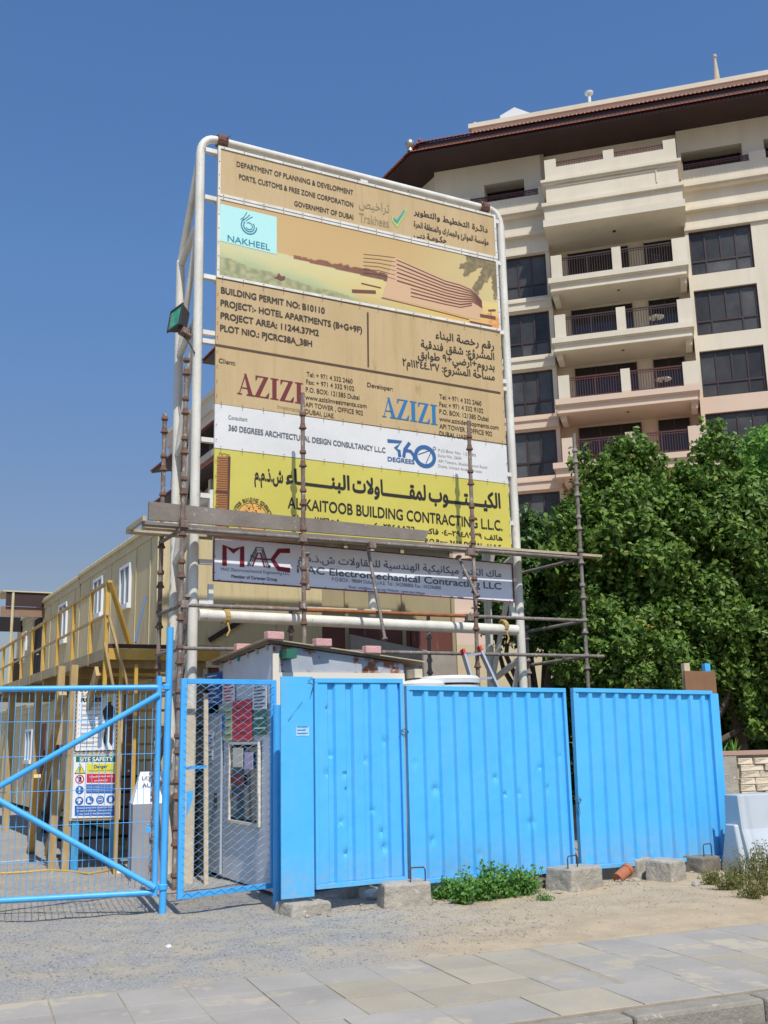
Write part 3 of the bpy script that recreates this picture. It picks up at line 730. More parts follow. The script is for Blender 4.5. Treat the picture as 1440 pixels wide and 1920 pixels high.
b = MB(); b.bar(ST.pt(196, 1205, .06), ST.pt(213, 1292, .06), .03, .05); b.build('brace', M_yelt, stairs)
for x_ in (228, 256):
    q = ST.q(x_, 1250, -.02); b = MB(); b.box(ST, q[0]-.022, q[0]+.022, .0, 2.6, -.06, -.02); b.build('post', M_yel, stairs)
b = MB(); b.box(ST, 0, 1.5, 2.66, 2.80, -.06, -.005); b.build('landing_beam', M_yel, stairs)
b = MB(); b.box(ST, 0, 1.5, 2.81, 2.86, -.07, -.005); b.build('landing_edge', M_fascia, stairs)
# blue bar leaning on the cabin wall
b = MB(); b.tube(W.pt(254, 1205, .35), W.pt(273, 1118, .05), .018, 8); o = b.build('pipe', mat('blue_grey_bar', L(84,110,150), rough=.5)); tag(o, 'thin blue bar leaning against the cream cabin wall above the stairs', 'pipe')

# end wall of the cabins facing the street (behind the billboard)
c0 = W.p(0, 0, 0); E_ = Fr((c0.x, c0.y), 28)
ew = thing('site_shed', E_.p(2.9, 0, -2), 'beige clad two storey shed with maroon plywood panels behind the billboard', 'shed')
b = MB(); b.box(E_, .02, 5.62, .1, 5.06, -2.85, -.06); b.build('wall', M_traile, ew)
b = MB(); b.box(E_, -.02, 5.7, 5.06, 5.14, -2.9, .06); b.build('roof', M_trim, ew)
def eq(px, py): return E_.q(px, py)
for x0, x1 in ((.12, .75),):
    b = MB(); b.box(E_, x0, x1, 2.85, 5.0, -.055, -.02); b.build('door', M_maroonply, ew)
for u in (-.02, .78, 1.75, 2.6, 3.35, 4.5, 5.55):
    b = MB(); b.box(E_, u, u+.07, .1, 5.05, -.058, -.012); b.build('cover_strip', M_trim if u < 1 else M_traile, ew)
# maroon plywood sheets below a sloping edge
p1 = eq(365, 1200); p2 = eq(450, 1160); p3 = eq(455, 1290)
b = MB(); b.ext(E_, [(.9, .3), (1.72, .3), (1.72, p2[1]), (p2[0], p2[1]), (.9, p1[1])], -.055, -.02); b.build('plywood_sheet', M_maroonply, ew)
for i in range(3):
    x0 = 2.72+i*.98; b = MB(); b.box(E_, x0, x0+.96, .3, 3.52, -.055, -.02-(i % 2)*.008); b.build('plywood_sheet', M_maroonply, ew)
b = MB(); b.bar(E_.p(.86, p1[1], .02), E_.p(p2[0]+.1, p2[1]+.02, .02), .05, .08); b.build('stringer', M_fascia, ew)
# grey lean-to sheets lower down behind the cabin
b = MB(); x0, z0 = eq(570, 1188); x1, z1 = eq(860, 1232)
b.ext(E_, [(3.4, .1), (5.55, .1), (5.55, z1), (3.4, z0)], -.01, .10); b.build('grey_sheet', mat('grey_cement_sheet', L(168,160,150), L(150,142,132), s=3, rough=.85), ew)
# cream boundary wall and low houses behind, right of the shed
bw = thing('boundary_wall', (5, 23, 0), 'cream rendered boundary wall behind the scaffold at the foot of the trees', 'wall')
f0 = Fr((2.2, 21), 3); b = MB(); x0, zt = f0.q(900, 1208)
b.box(f0, x0-1.2, 14, 0, zt, -.25, 0); b.build('render', M_wallc, bw)
b = MB(); b.box(f0, x0-1.2, 14, 2.2, 2.32, 0.002, .04); b.box(f0, x0-1.2, 14, 1.7, 1.78, 0.002, .03); b.build('groove_band', M_brframe, bw)

# ================================================================== LETTERING
AR = {'ا':'FE8D FE8E 0 0','أ':'FE83 FE84 0 0','ب':'FE8F FE90 FE91 FE92','ت':'FE95 FE96 FE97 FE98','ة':'FE93 FE94 0 0','ج':'FE9D FE9E FE9F FEA0','ح':'FEA1 FEA2 FEA3 FEA4','خ':'FEA5 FEA6 FEA7 FEA8','د':'FEA9 FEAA 0 0','ذ':'FEAB FEAC 0 0','ر':'FEAD FEAE 0 0','ز':'FEAF FEB0 0 0','س':'FEB1 FEB2 FEB3 FEB4','ش':'FEB5 FEB6 FEB7 FEB8','ص':'FEB9 FEBA FEBB FEBC','ض':'FEBD FEBE FEBF FEC0','ط':'FEC1 FEC2 FEC3 FEC4','ع':'FEC9 FECA FECB FECC','ف':'FED1 FED2 FED3 FED4','ق':'FED5 FED6 FED7 FED8','ك':'FED9 FEDA FEDB FEDC','ل':'FEDD FEDE FEDF FEE0','م':'FEE1 FEE2 FEE3 FEE4','ن':'FEE5 FEE6 FEE7 FEE8','ه':'FEE9 FEEA FEEB FEEC','و':'FEED FEEE 0 0','ؤ':'FE85 FE86 0 0','ي':'FEF1 FEF2 FEF3 FEF4','ى':'FEEF FEF0 0 0','ئ':'FE89 FE8A FE8B FE8C','ء':'FE80 0 0 0','ـ':'0640 0640 0640 0640','\uf001':'FEFB FEFC 0 0'}
AR = {k: [int(x, 16) for x in v.split()] for k, v in AR.items()}
def shape(s):
    s = s.replace('لا', '\uf001'); out = []; n = len(s)
    for i, c in enumerate(s):
        if c not in AR: out.append(c); continue
        f = AR[c]
        p = i > 0 and s[i-1] in AR and AR[s[i-1]][2] != 0 and f[1] != 0
        q = i < n-1 and s[i+1] in AR and AR[s[i+1]][1] != 0 and f[2] != 0
        out.append(chr(f[(3 if q else 1) if p else (2 if q else 0)]))
    res = ''; buf = ''
    o2 = out[::-1]
    for i, ch in enumerate(o2):
        if ch.isdigit() or (ch == '.' and 0 < i < len(o2)-1 and o2[i-1].isdigit() and o2[i+1].isdigit()): buf = ch+buf
        else: res += buf+ch; buf = ''
    return res+buf
def loops_of(s, res=3):
    cu_ = bpy.data.curves.new('t', 'FONT'); cu_.body = s; cu_.fill_mode = 'NONE' if hasattr(cu_, 'fill_mode') else 'BOTH'; cu_.resolution_u = res
    o = bpy.data.objects.new('t', cu_); COL.objects.link(o)
    dg = bpy.context.evaluated_depsgraph_get(); me = o.evaluated_get(dg).to_mesh()
    V = [(v.co.x, v.co.y) for v in me.vertices]; nxt = {}
    for e in me.edges: nxt.setdefault(e.vertices[0], []).append(e.vertices[1]); nxt.setdefault(e.vertices[1], []).append(e.vertices[0])
    seen = set(); out = []
    for st in range(len(V)):
        if st in seen or st not in nxt: continue
        lp = [st]; seen.add(st); cur = st
        # follow increasing index first, the font's own direction
        cand = [x for x in nxt[cur] if x == cur+1] or nxt[cur]
        cur = cand[0]
        while cur not in seen:
            seen.add(cur); lp.append(cur)
            c2 = [x for x in nxt[cur] if x not in seen]
            if not c2: break
            cur = ([x for x in c2 if x == cur+1] or c2)[0]
        if len(lp) > 2: out.append([V[i] for i in lp])
    bpy.data.objects.remove(o); bpy.data.curves.remove(cu_)
    return out
def area(l): return sum(l[i-1][0]*l[i][1]-l[i][0]*l[i-1][1] for i in range(len(l)))/2
def inside(p, l):
    c = False; x, y = p
    for i in range(len(l)):
        x1, y1 = l[i-1]; x2, y2 = l[i]
        if (y1 > y) != (y2 > y) and x < (x2-x1)*(y-y1)/(y2-y1)+x1: c = not c
    return c
def fatten(l, b, sg):
    n = len(l); out = []
    for i in range(n):
        ax, ay = l[i-1]; bx, by = l[(i+1) % n]; dx, dy = bx-ax, by-ay; h = math.hypot(dx, dy) or 1
        out.append((l[i][0]+dy/h*b*sg, l[i][1]-dx/h*b*sg))
    return out
from mathutils.geometry import delaunay_2d_cdt
_cache = {}
def glyphs(s, bold=0.0):
    """filled lettering (non-zero winding): (2d points, triangles)"""
    key = (s, bold)
    if key in _cache: return _cache[key]
    LL = loops_of(s); ar = [area(l) for l in LL]; out = []
    for i, l in enumerate(LL):
        c = [j for j in range(len(LL)) if j != i and abs(ar[j]) > abs(ar[i]) and inside(l[0], LL[j])]
        root = max(c, key=lambda j: abs(ar[j])) if c else i
        out.append(fatten(l, bold, 1 if ar[root] > 0 else -1) if bold else l)
    V = []; E2 = []
    for l in out:
        b = len(V); V += [Vector(p) for p in l]; E2 += [(b+k, b+(k+1) % len(l)) for k in range(len(l))]
    r = delaunay_2d_cdt(V, E2, [], 0, 1e-5); P = [(v.x, v.y) for v in r[0]]; T = [tuple(f) for f in r[2]]
    cen = np.array([[sum(P[k][0] for k in f)/3, sum(P[k][1] for k in f)/3] for f in T]); wn = np.zeros(len(T), int)
    for l in out:
        A = np.array(l); Bq = np.roll(A, -1, 0)
        cx, cy = cen[:, 0:1], cen[:, 1:2]; x1, y1, x2, y2 = A[:, 0], A[:, 1], Bq[:, 0], Bq[:, 1]
        up = (y1 <= cy) & (y2 > cy); dn = (y1 > cy) & (y2 <= cy); side = (x2-x1)*(cy-y1)-(cx-x1)*(y2-y1)
        wn += ((up & (side > 0)).sum(1)-(dn & (side < 0)).sum(1))
    T = [t for t, k in zip(T, wn) if k != 0]
    _cache[key] = (P, T); return _cache[key]
def capheight(s):
    ys = [p[1] for l in loops_of(s) for p in l]; return max(ys)
CAP_L = capheight('H'); CAP_A = capheight('\uFE8D')
def put_text(mb, fr, s, p0, p1, hgt, w, bold=0.0, arabic=False, uv=False, raw=False, even=False):
    """lettering between two baseline points (photo px on plane w, or u,v)"""
    if arabic and not raw: s = shape(s)
    G = glyphs(s, bold)
    if uv: a, b = p0, p1; hh = hgt
    else:
        a = fr.q(*p0, w); b = fr.q(*p1, w); c = fr.q(p0[0], p0[1]-hgt, w); hh = c[1]-a[1]
    us_ = sorted({k for t in G[1] for k in t}); xs = [G[0][k][0] for k in us_]; x0, x1 = min(xs), max(xs)
    L_ = math.hypot(b[0]-a[0], b[1]-a[1]); du, dv = (b[0]-a[0])/L_, (b[1]-a[1])/L_; sx = L_/(x1-x0); sy = hh/(CAP_A if arabic else CAP_L)
    mp_ = {k: i for i, k in enumerate(us_)}
    mb.add([fr.p(a[0]+(G[0][k][0]-x0)*sx*du, a[1]+(G[0][k][0]-x0)*sx*dv+G[0][k][1]*sy, w) for k in us_], [tuple(mp_[k] for k in t) for t in G[1]])

# ================================================================== THE BILLBOARD
B = Fr((-2.35, 12.70), 28)
bb = thing('billboard', B.p(2.4, 0, 0), 'tall project billboard of tan, white and yellow panels on a white pipe frame', 'billboard')
UL, UR = -.02, 4.84; TOP = 9.62
b = MB(); pts = [B.p(UL, 0, 0), B.p(UL, TOP-.25, 0)] ; b.tube(pts[0], pts[1], .061, 14)
b.build('frame_post', M_white, bb, smooth=True)
b = MB(); b.tube(B.p(UR, 0, 0), B.p(UR, TOP-.25, 0), .061, 14); b.build('frame_post', M_white, bb, smooth=True)
def elbow(u, s_): return [B.p(u+s_*.2*(1-math.cos(t)), TOP-.25+.25*math.sin(t), 0) for t in [math.pi/2*k/6 for k in range(7)]]
b = MB(); pts = elbow(UL, 1)+elbow(UR, -1)[::-1]; b.path(pts, .055, 14); b.build('top_beam', M_white, bb, smooth=True)
for u in (UL+.30, UR-.30):
    b = MB(); b.lathe(B.p(u-.07, TOP, 0), B.p(u+.07, TOP, 0), [(0, .085), (.03, .1), (.07, .092), (.11, .1), (.14, .085)], 12)
    for k in range(5): a = k*1.3; b.tube(B.p(u+random.uniform(-.05,.05), TOP+.09*math.sin(a), .09*math.cos(a)), B.p(u+random.uniform(-.1,.1), TOP+.13*math.sin(a+.4), .13*math.cos(a+.4)), .008, 5)
    b.build('wire_binding', M_rustcap, bb)
b = MB(); b.tube(B.p(UL+.07, 3.12, 0), B.p(UR-.07, 3.06, 0), .075, 14); b.build('bottom_beam', M_white, bb, smooth=True)
for u in (UL+.42, UR-.3):
    b = MB()
    for k in range(3): b.path([B.p(u+.02*k-.02+.012*math.cos(t*2), 3.11+.088*math.sin(t), .088*math.cos(t)) for t in [2*math.pi*j/12 for j in range(12)]], .012, 6, closed=True)
    b.path([B.p(u, 3.03, .08), B.p(u+.02, 2.93, .10), B.p(u-.02, 2.86, .11)], .012, 6); o = b.build('rope', M_rope); tag(o, 'straw coloured rope tied round the white beam at the %s post' % ('left' if u < 2 else 'right'), 'rope', 'ropes on the lower white beam')
# rear truss legs with rungs and diagonals
DB = .82
for u in (UL, UR):
    zt = 8.75
    b = MB(); b.tube(B.p(u, 0, -DB), B.p(u, zt-.6, -DB), .06, 12); b.build('rear_post', M_white, bb, smooth=True)
    b = MB(); b.tube(B.p(u, zt-.62, -DB), B.p(u, TOP-.35, -.05), .05, 10); b.build('top_brace', M_white, bb, smooth=True)
    zs = [8.1, 6.75, 5.35, 3.9, 2.4, .9]
    for i, z in enumerate(zs):
        b = MB(); b.tube(B.p(u, z, -DB+.05), B.p(u, z+.25, -.07), .045, 10); b.build('rung', M_white, bb, smooth=True)
        if i < 5:
            b = MB(); b.tube(B.p(u, zs[i+1]+.05, -DB+.06), B.p(u, z+.2, -.08), .04, 10); b.build('diagonal_brace', M_white, bb, smooth=True)
b = MB(); b.tube(B.p(2.45, 3.18, 0), B.p(2.45, 9.5, -.05), .05, 10); b.build('middle_post', M_white, bb, smooth=True)
# stub brackets from the posts to the panels
for z in (9.42, 8.72, 7.58, 6.8, 6.68, 5.35, 4.62, 3.78, 3.28):
    b = MB(); b.box(B, UL+.06, .22, z-.03, z+.03, -.02, .05); b.build('bracket', M_whitebox, bb)
    b = MB(); b.box(B, 4.66, UR-.06, z-.03, z+.03, -.02, .05); b.build('bracket', M_whitebox, bb)
for u0, u1 in ((.16, .22), (4.66, 4.72)):
    b = MB(); b.box(B, u0, u1, 3.25, 3.5, .0, .055); b.box(B, u0, u1, 4.3, 4.7, .0, .055); build_each(b, 'bracket', M_whitebox, bb)
b = MB(); b.box(B, 2.38, 2.5, 9.44, 9.56, -.03, .04); b.build('bracket', M_whitebox, bb)
for v in (9.4, 8.7, 7.55, 6.7, 5.8, 5.2, 4.2):
    b = MB(); b.box(B, .2, 4.69, v-.03, v+.03, -.03, .05); b.build('backing_rail', M_whitebox, bb)
U0, U1 = .20, 4.69; WS = .085
def panel(name, v0, v1, m, dv=0.0, frame=None):
    b = MB(); b.slab4(B, [(U0, v0), (U1, v0-dv), (U1, v1-dv), (U0, v1)], .055, WS)
    o = b.build(name, m, bb)
    if frame:
        f = MB(); t = .035 if frame is M_whitebox else .014
        f.slab4(B, [(U0, v1-t), (U1, v1-t-dv), (U1, v1-dv), (U0, v1)], WS+.001, WS+.014); f.slab4(B, [(U0, v0), (U1, v0-dv), (U1, v0+t-dv), (U0, v0+t)], WS+.001, WS+.014)
        f.slab4(B, [(U0, v0+t), (U0+t, v0+t), (U0+t, v1-t), (U0, v1-t)], WS+.001, WS+.014); f.slab4(B, [(U1-t, v0+t-dv), (U1, v0+t-dv), (U1, v1-t-dv), (U1-t, v1-t-dv)], WS+.001, WS+.014)
        f.build('edge_strip', frame, o)
    s_ = MB()   # screws along the edges
    for k in range(16):
        u = U0+.08+k*(U1-U0-.16)/15
        for v in (v1-.018, v0+.018): s_.box(B, u-.006, u+.006, v-.006-dv*(u-U0)/4.5, v+.006-dv*(u-U0)/4.5, WS+.0145, WS+.018)
    for k in range(int((v1-v0)/.2)): s_.box(B, U0+.012, U0+.024, v0+.1+k*.2, v0+.112+k*.2, WS+.0145, WS+.018); s_.box(B, U1-.024, U1-.012, v0+.1+k*.2-dv, v0+.112+k*.2-dv, WS+.0145, WS+.018)
    s_.build('screw', M_rustcap, o)['kind'] = 'stuff'
    return o
P1 = panel('sign_panel', 8.75, 9.49, M_tan, 0, M_whitebox)
P2 = panel('sign_panel', 7.57, 8.735, M_paleP, 0, M_whitebox)
P3 = panel('sign_panel', 5.835, 7.56, M_tan, 0.03)
P5 = panel('sign_panel', 5.245, 5.83, M_wprint, .05)
P6 = panel('sign_panel', 4.17, 5.235, M_yprint, .05)
P7 = panel('sign_panel', 3.535, 4.10, M_mprint, .09, M_maroon)
WT = WS+.005
c1 = lambda x, y: (380+x/2.4, 250+y/2.4); c2 = lambda x, y: (380+x/2.4, 640+y/2.4)
def line(parent, m, items, w=WT, name='lettering'):
    for it in items:
        b = MB(); s, a, e, h = it[:4]; k = it[4] if len(it) > 4 else {}
        put_text(b, B, s, a, e, h, w, **k); o = b.build(name, m, parent)
    return o
bo = dict(bold=.022); se = dict(bold=.012); ab = dict(arabic=True, bold=.02)
line(P1, M_ink, [('DEPARTMENT OF PLANNING & DEVELOPMENT', c1(153,148), c1(678,278), 9.4, bo), ('PORTS, CUSTOMS & FREE ZONE CORPORATION', c1(163,205), c1(678,333), 9.4, bo), ('GOVERNMENT OF DUBAI', c1(412,325), c1(678,388), 9.0, bo),
  ('دائـرة التخطيط والتطوير', c1(950,362), c1(1283,447), 11, ab), ('مؤسسة الموانئ والجمارك والمنطقة الحرة', c1(950,418), c1(1287,502), 11, ab), ('حكـومـة دبـي', c1(950,465), c1(1098,494), 11, ab)])
line(P1, M_olive, [('Trakhees', c1(705,398), c1(838,424), 17, dict(bold=.0)), ('تراخيص', c1(703,330), c1(840,358), 17, dict(arabic=True, bold=.0))])
def poly(fr, pts, w): return [fr.q(*p, w) for p in pts]
def stroke(b, fr, pts, th, w, uv=False, closed=False):
    """flat polyline stroke of width th (m)"""
    Q = [(p if uv else fr.q(*p, w)) for p in pts]
    if closed: Q = Q+[Q[0]]
    L_, R_ = [], []
    for i, (x, y) in enumerate(Q):
        a = Q[max(0, i-1)]; c = Q[min(len(Q)-1, i+1)]
        if closed and i in (0, len(Q)-1): a, c = Q[-2], Q[1]
        dx, dy = c[0]-a[0], c[1]-a[1]; h = math.hypot(dx, dy) or 1
        L_.append((x-dy/h*th/2, y+dx/h*th/2)); R_.append((x+dy/h*th/2, y-dx/h*th/2))
    n = len(Q); b.add([fr.p(x, y, w) for x, y in L_+R_], [(i, n+i, n+i+1, i+1) for i in range(n-1)])
def disc(b, fr, c, r, w, n=20, r2=None, uv=True):
    if r2 is None: b.add([fr.p(c[0]+r*math.cos(2*math.pi*k/n), c[1]+r*math.sin(2*math.pi*k/n), w) for k in range(n)], [tuple(range(n))])
    else: stroke(b, fr, [(c[0]+(r+r2)/2*math.cos(2*math.pi*k/n), c[1]+(r+r2)/2*math.sin(2*math.pi*k/n)) for k in range(n)], abs(r-r2), w, uv=True, closed=True)
b = MB(); b.flat(B, poly(B, [c1(850,370), c1(872,388), c1(915,335), c1(918,350), c1(876,425), c1(852,395)], WT), WT); b.build('tick_halo', M_tickg, P1)
b = MB(); b.flat(B, poly(B, [c1(857,378), c1(873,390), c1(908,342), c1(910,352), c1(876,407), c1(859,392)], WT), WT+.003); b.build('tick_mark', M_tick, P1)
# picture panel: printed beach view, painted point by point on a fine grid
def picture():
    nx, ny = 260, 76; v0, v1 = 7.57+.035, 8.735-.035; u0, u1 = U0+.035, U1-.035
    vs = [B.p(u0+(u1-u0)*i/nx, v0+(v1-v0)*j/ny, WT) for j in range(ny+1) for i in range(nx+1)]
    fs = [(j*(nx+1)+i, j*(nx+1)+i+1, (j+1)*(nx+1)+i+1, (j+1)*(nx+1)+i) for j in range(ny) for i in range(nx)]
    me = bpy.data.meshes.new('printed_picture'); off = wl(P2); me.from_pydata([tuple(v-off) for v in vs], [], fs)
    at = me.color_attributes.new('ink', 'FLOAT_COLOR', 'POINT')
    lin = lambda a, b_, t: tuple(a[k]+(b_[k]-a[k])*max(0, min(1, t)) for k in range(3))
    buf = []
    for j in range(ny+1):
        for i in range(nx+1):
            x, y = i/nx, j/ny; n1 = mnoise.noise((x*14, y*4, 0)); n2 = mnoise.noise((x*60, y*18, 5)); n3 = mnoise.noise((x*5, y*2, 9))
            c = lin((202,170,116), (196,160,104), y+n3*.5)
            if x > .6: c = lin(c, (206,196,140), (x-.6)*2.2+n3*.3)
            hz = .47-.10*x     # horizon of the print
            if y < hz: c = lin((226,200,128), (216,186,104), (hz-y)*3+n1*.4)
            if y < hz and x < .75: c = lin((202,206,160), c, x*1.5-.1+(hz-y)*.2+n1*.2)
            g = .24-.46*x
            if y < g+.03*n1: c = lin(c, lin((92,112,84), (160,160,118), .5+n2*1.2), .75)
            elif y < g+.16: c = lin(lin((160,184,140), (204,200,146), (y-g)*5+n1*.5), c, (y-g)*5)
            # far shore
            if .24 < x < .57:
                top = hz+.03+.10*max(0, (x-.3))*1.4+.035*n2; 
                if hz-.03-.05*(x-.24) < y < top: c = lin((126,66,50), (84,56,48), (x-.3)*3+n2*.6)
            if y < .1 and x > .45: c = lin(c, (232,160,84), .25+n1*.4)
            if x > .955 and y < .2: c = lin(c, (222,120,60), .5+n2)
            # hanging palm frond in the top right corner
            for (ax, ay, bx, by, th) in ((.985, .99, .855, .80, .05), (.985, .97, .905, .45, .06), (1.0, .9, .99, .45, .05), (.9, 1.0, .985, 1.0, .06), (.93, .93, .87, .70, .04)):
                t_ = max(0, min(1, ((x-ax)*(bx-ax)*12+(y-ay)*(by-ay))/((bx-ax)**2*12+(by-ay)**2))); dd = math.hypot((x-ax-(bx-ax)*t_)*3.4, y-ay-(by-ay)*t_)
                if dd < th*(1.5-.9*t_)+.035*n2+.02*n1: c = lin((96,86,62), (134,120,84), n2+.3)
            c = lin(c, (204,172,118), .22)
            buf += [*L(*c), 1.0]
    at.data.foreach_set('color', buf)
    m = bpy.data.materials.new('beach_print'); m.use_nodes = True; N = m.node_tree.nodes; K_ = m.node_tree.links
    v = N.new('ShaderNodeVertexColor'); v.layer_name = 'ink'; K_.new(v.outputs[0], N['Principled BSDF'].inputs[0]); N['Principled BSDF'].inputs['Roughness'].default_value = .5
    me.materials.append(m); o = bpy.data.objects.new('printed_picture', me); COL.objects.link(o); o.parent = P2
picture()
# printed hotel: stacked swooping floor bands
b = MB(); d5 = lambda x, y: (660+x/5.143, 460+y/5.143)
top_ = [(120,85),(400,112),(440,125),(560,180),(740,262),(900,330),(1040,365),(1150,410),(1200,470),(1250,525)]
bot_ = [(1262,620),(1130,690),(900,640),(600,565),(400,520),(290,500),(330,330),(120,190)]
b.flat(B, poly(B, [d5(*p) for p in [(400,105),(440,125),(560,180),(740,262),(900,330),(1040,365),(1150,410),(1200,470),(1255,525),(1262,620),(1230,720),(1130,700),(900,640),(600,565),(290,500),(340,330)]], WT), WT+.002)
b.build('printed_building', M_pinkp, P2)
b = MB()
for k in range(9):
    f = k/9; pts = []
    for i, (x, y) in enumerate([(430,130),(560,185),(740,265),(900,335),(1040,372),(1150,420),(1215,480),(1250,530)]):
        yb = 520+(x-430)*.19 if x < 1150 else 600+(x-1150)*.35
        pts.append(d5(x+f*8, y+10+(yb-y)*f*.92))
    n = len(pts); cut = n if k < 7 else n-2
    stroke(b, B, pts[(1 if k > 5 else 0):cut], .016+.006*(k % 2), WT+.004)
b.build('printed_floor_band', M_purp, P2)
b = MB()
for k in range(6): stroke(b, B, [d5(110, 85+k*36), d5(260, 98+k*36), d5(420, 118+k*42)], .007, WT+.004)
stroke(b, B, [d5(285,505), d5(600,580), d5(940,665), d5(1130,715)], .012, WT+.004); stroke(b, B, [d5(0,440), d5(230,450)], .05, WT+.004); stroke(b, B, [d5(90,365), d5(280,410)], .018, WT+.004)
stroke(b, B, [d5(1135,735), d5(1350,780)], .03, WT+.004); stroke(b, B, [d5(1235,675), d5(1385,700)], .05, WT+.004); stroke(b, B, [d5(1340,640), d5(1342,690)], .01, WT+.004); stroke(b, B, [d5(1315,628), d5(1385,625)], .03, WT+.004)
cc = lambda x, y: (390+x/4.645, 420+y/4.645)
b.flat(B, poly(B, [cc(575,465), cc(600,460), cc(615,425), cc(640,458), cc(672,452), cc(668,485), cc(635,495)], WT), WT+.004)
b.build('printed_line', M_purp, P2)
# developer badge
b = MB(); b.flat(B, poly(B, [c1(80,317), c1(333,377), c1(333,545), c1(76,483)], WT), WT+.003); badge = b.build('cyan_badge', M_cyan, P2)
line(P2, M_teal, [('NAKHEEL', c1(112,484), c1(303,527), 11.5, dict(bold=.012))], w=WT+.006)
b = MB(); ec = B.q(*c1(208,412), WT)
for r, t0, t1, th in ((.115, 2.2, 6.3, .018), (.08, 2.4, 6.9, .016), (.05, -2.6, 2.2, .013)):
    stroke(b, B, [(ec[0]+r*math.cos(t0+(t1-t0)*k/16)*.95, ec[1]-.02+r*math.sin(t0+(t1-t0)*k/16)) for k in range(17)], th, WT+.006, uv=True)
for dx, h in ((-.03, .24), (.01, .20), (.05, .17)):
    stroke(b, B, [(ec[0]-.09+dx, ec[1]+.05), (ec[0]-.04+dx, ec[1]+.10), (ec[0]+dx, ec[1]+h*.75)], .011, WT+.006, uv=True)
b.build('badge_emblem', M_teal, P2)
# tan panel with permit, client and developer
line(P3, M_ink, [('BUILDING PERMIT NO: B10110', c1(82,718), c1(550,812), 11.5, dict(bold=.035)), ('PROJECT:- HOTEL APARTMENTS (B+G+9F)', c1(80,775), c1(718,898), 11.5, dict(bold=.035)),
  ('PROJECT AREA: 11244.37M2', c1(80,832), c1(523,912), 11.5, dict(bold=.035)), ('PLOT NIO.: PJCRC38A_38H', c1(78,888), c1(493,960), 11.5, dict(bold=.035)),
  ('رقم رخصة البناء', c1(1048,920), c1(1312,972), 14, ab), ('المشرؤع: شقق فندقية', c1(982,962), c1(1313,1020), 14, ab), ('بدروم+أرضي+٩ طوابق', c1(968,1007), c1(1315,1066), 14, ab), ('مساحة المشروع: ١١٢٤٤.٣٧م٢', c2(900,108), c2(1315,176), 14, ab),
  ('Client:', c2(72,95), c2(148,108), 8.2, dict(bold=.012)), ('Developer:', c2(741,204), c2(857,224), 8.2, dict(bold=.012))])
fine = dict(bold=.010)
line(P3, M_ink, [('Tel: + 971 4 332 2460', c2(468,157), c2(675,190), 8.6, fine), ('Fax: + 971 4 332 9102', c2(466,191), c2(682,223), 8.6, fine), ('P.O. BOX: 121385 Dubai', c2(464,226), c2(706,263), 8.6, fine),
  ('www.aziziinvestments.com', c2(462,260), c2(738,301), 8.6, fine), ('API TOWER , OFFICE 902', c2(462,293), c2(722,333), 8.6, fine), ('DUBAI, UAE.', c2(462,325), c2(594,346), 8.6, fine),
  ('Tel: + 971 4 332 2460', c2(1066,258), c2(1255,290), 8.6, fine), ('Fax: + 971 4 332 9102', c2(1066,292), c2(1263,323), 8.6, fine), ('P.O. BOX: 121385 Dubai', c2(1066,325), c2(1287,360), 8.6, fine),
  ('www.azizidevelopments.com', c2(1066,358), c2(1332,398), 8.6, fine), ('API TOWER , OFFICE 902', c2(1066,391), c2(1303,427), 8.6, fine), ('DUBAI, UAE.', c2(1066,424), c2(1190,443), 8.6, fine)])
line(P3, M_olive, [('investments', c2(335,300), c2(440,319), 7.5)])
def serif_word(parent, m, a, e, h, name='logo_lettering'):
    """AZIZI in a didone face, built from strokes"""
    b = MB(); A_ = B.q(*a, WT); E2 = B.q(*e, WT); T_ = B.q(a[0], a[1]-h, WT); H = T_[1]-A_[1]; Ln = math.hypot(E2[0]-A_[0], E2[1]-A_[1]); du, dv = (E2[0]-A_[0])/Ln, (E2[1]-A_[1])/Ln
    Wd = Ln/3.72
    def P(x, y): return (A_[0]+x*Wd*du, A_[1]+x*Wd*dv+y*H)
    def G(pts, k): b.flat(B, [P(x, y) for x, y in pts], WT+k*.0006)
    def Al(x):
        G([(x+.38,1),(x+.50,1),(x+.86,.05),(x+.62,.05)], 0); G([(x+.10,.04),(x+.15,.04),(x+.47,.92),(x+.43,1)], 1); G([(x+.22,.30),(x+.70,.30),(x+.70,.34),(x+.23,.34)], 2)
        G([(x,0),(x+.27,0),(x+.27,.045),(x,.045)], 3); G([(x+.52,0),(x+.96,0),(x+.96,.05),(x+.52,.05)], 4)
    def Zl(x):
        G([(x+.53,.95),(x+.78,1),(x+.30,.05),(x+.02,0)], 0); G([(x+.06,.95),(x+.78,.95),(x+.78,1),(x+.06,1)], 1); G([(x+.02,0),(x+.78,0),(x+.78,.05),(x+.02,.05)], 2)
        G([(x+.06,.78),(x+.10,.78),(x+.2,.95),(x+.06,.95)], 3); G([(x+.62,.05),(x+.80,0),(x+.84,.26),(x+.80,.26)], 4)
    def Il(x): G([(x+.08,.04),(x+.32,.04),(x+.32,.96),(x+.08,.96)], 0); G([(x-.03,0),(x+.43,0),(x+.43,.045),(x-.03,.045)], 1); G([(x-.03,.955),(x+.43,.955),(x+.43,1),(x-.03,1)], 2)
    Al(0); Zl(.95); Il(1.88); Zl(2.36); Il(3.28)
    return b.build(name, m, parent)
serif_word(P3, M_maroon, c2(155,235), c2(452,282), 40)
serif_word(P3, M_azblue, c2(808,338), c2(1058,377), 38)
b = MB(); q = poly(B, [c1(739,805), c1(747,806), c1(749,1052), c1(742,1051)], WT); b.flat(B, q[::-1], WT)
q = poly(B, [c2(55,10), c2(1340,228), c2(1340,236), c2(55,19)], WT); b.flat(B, q[::-1], WT+.002)
b.build('rule', M_bar, P3)
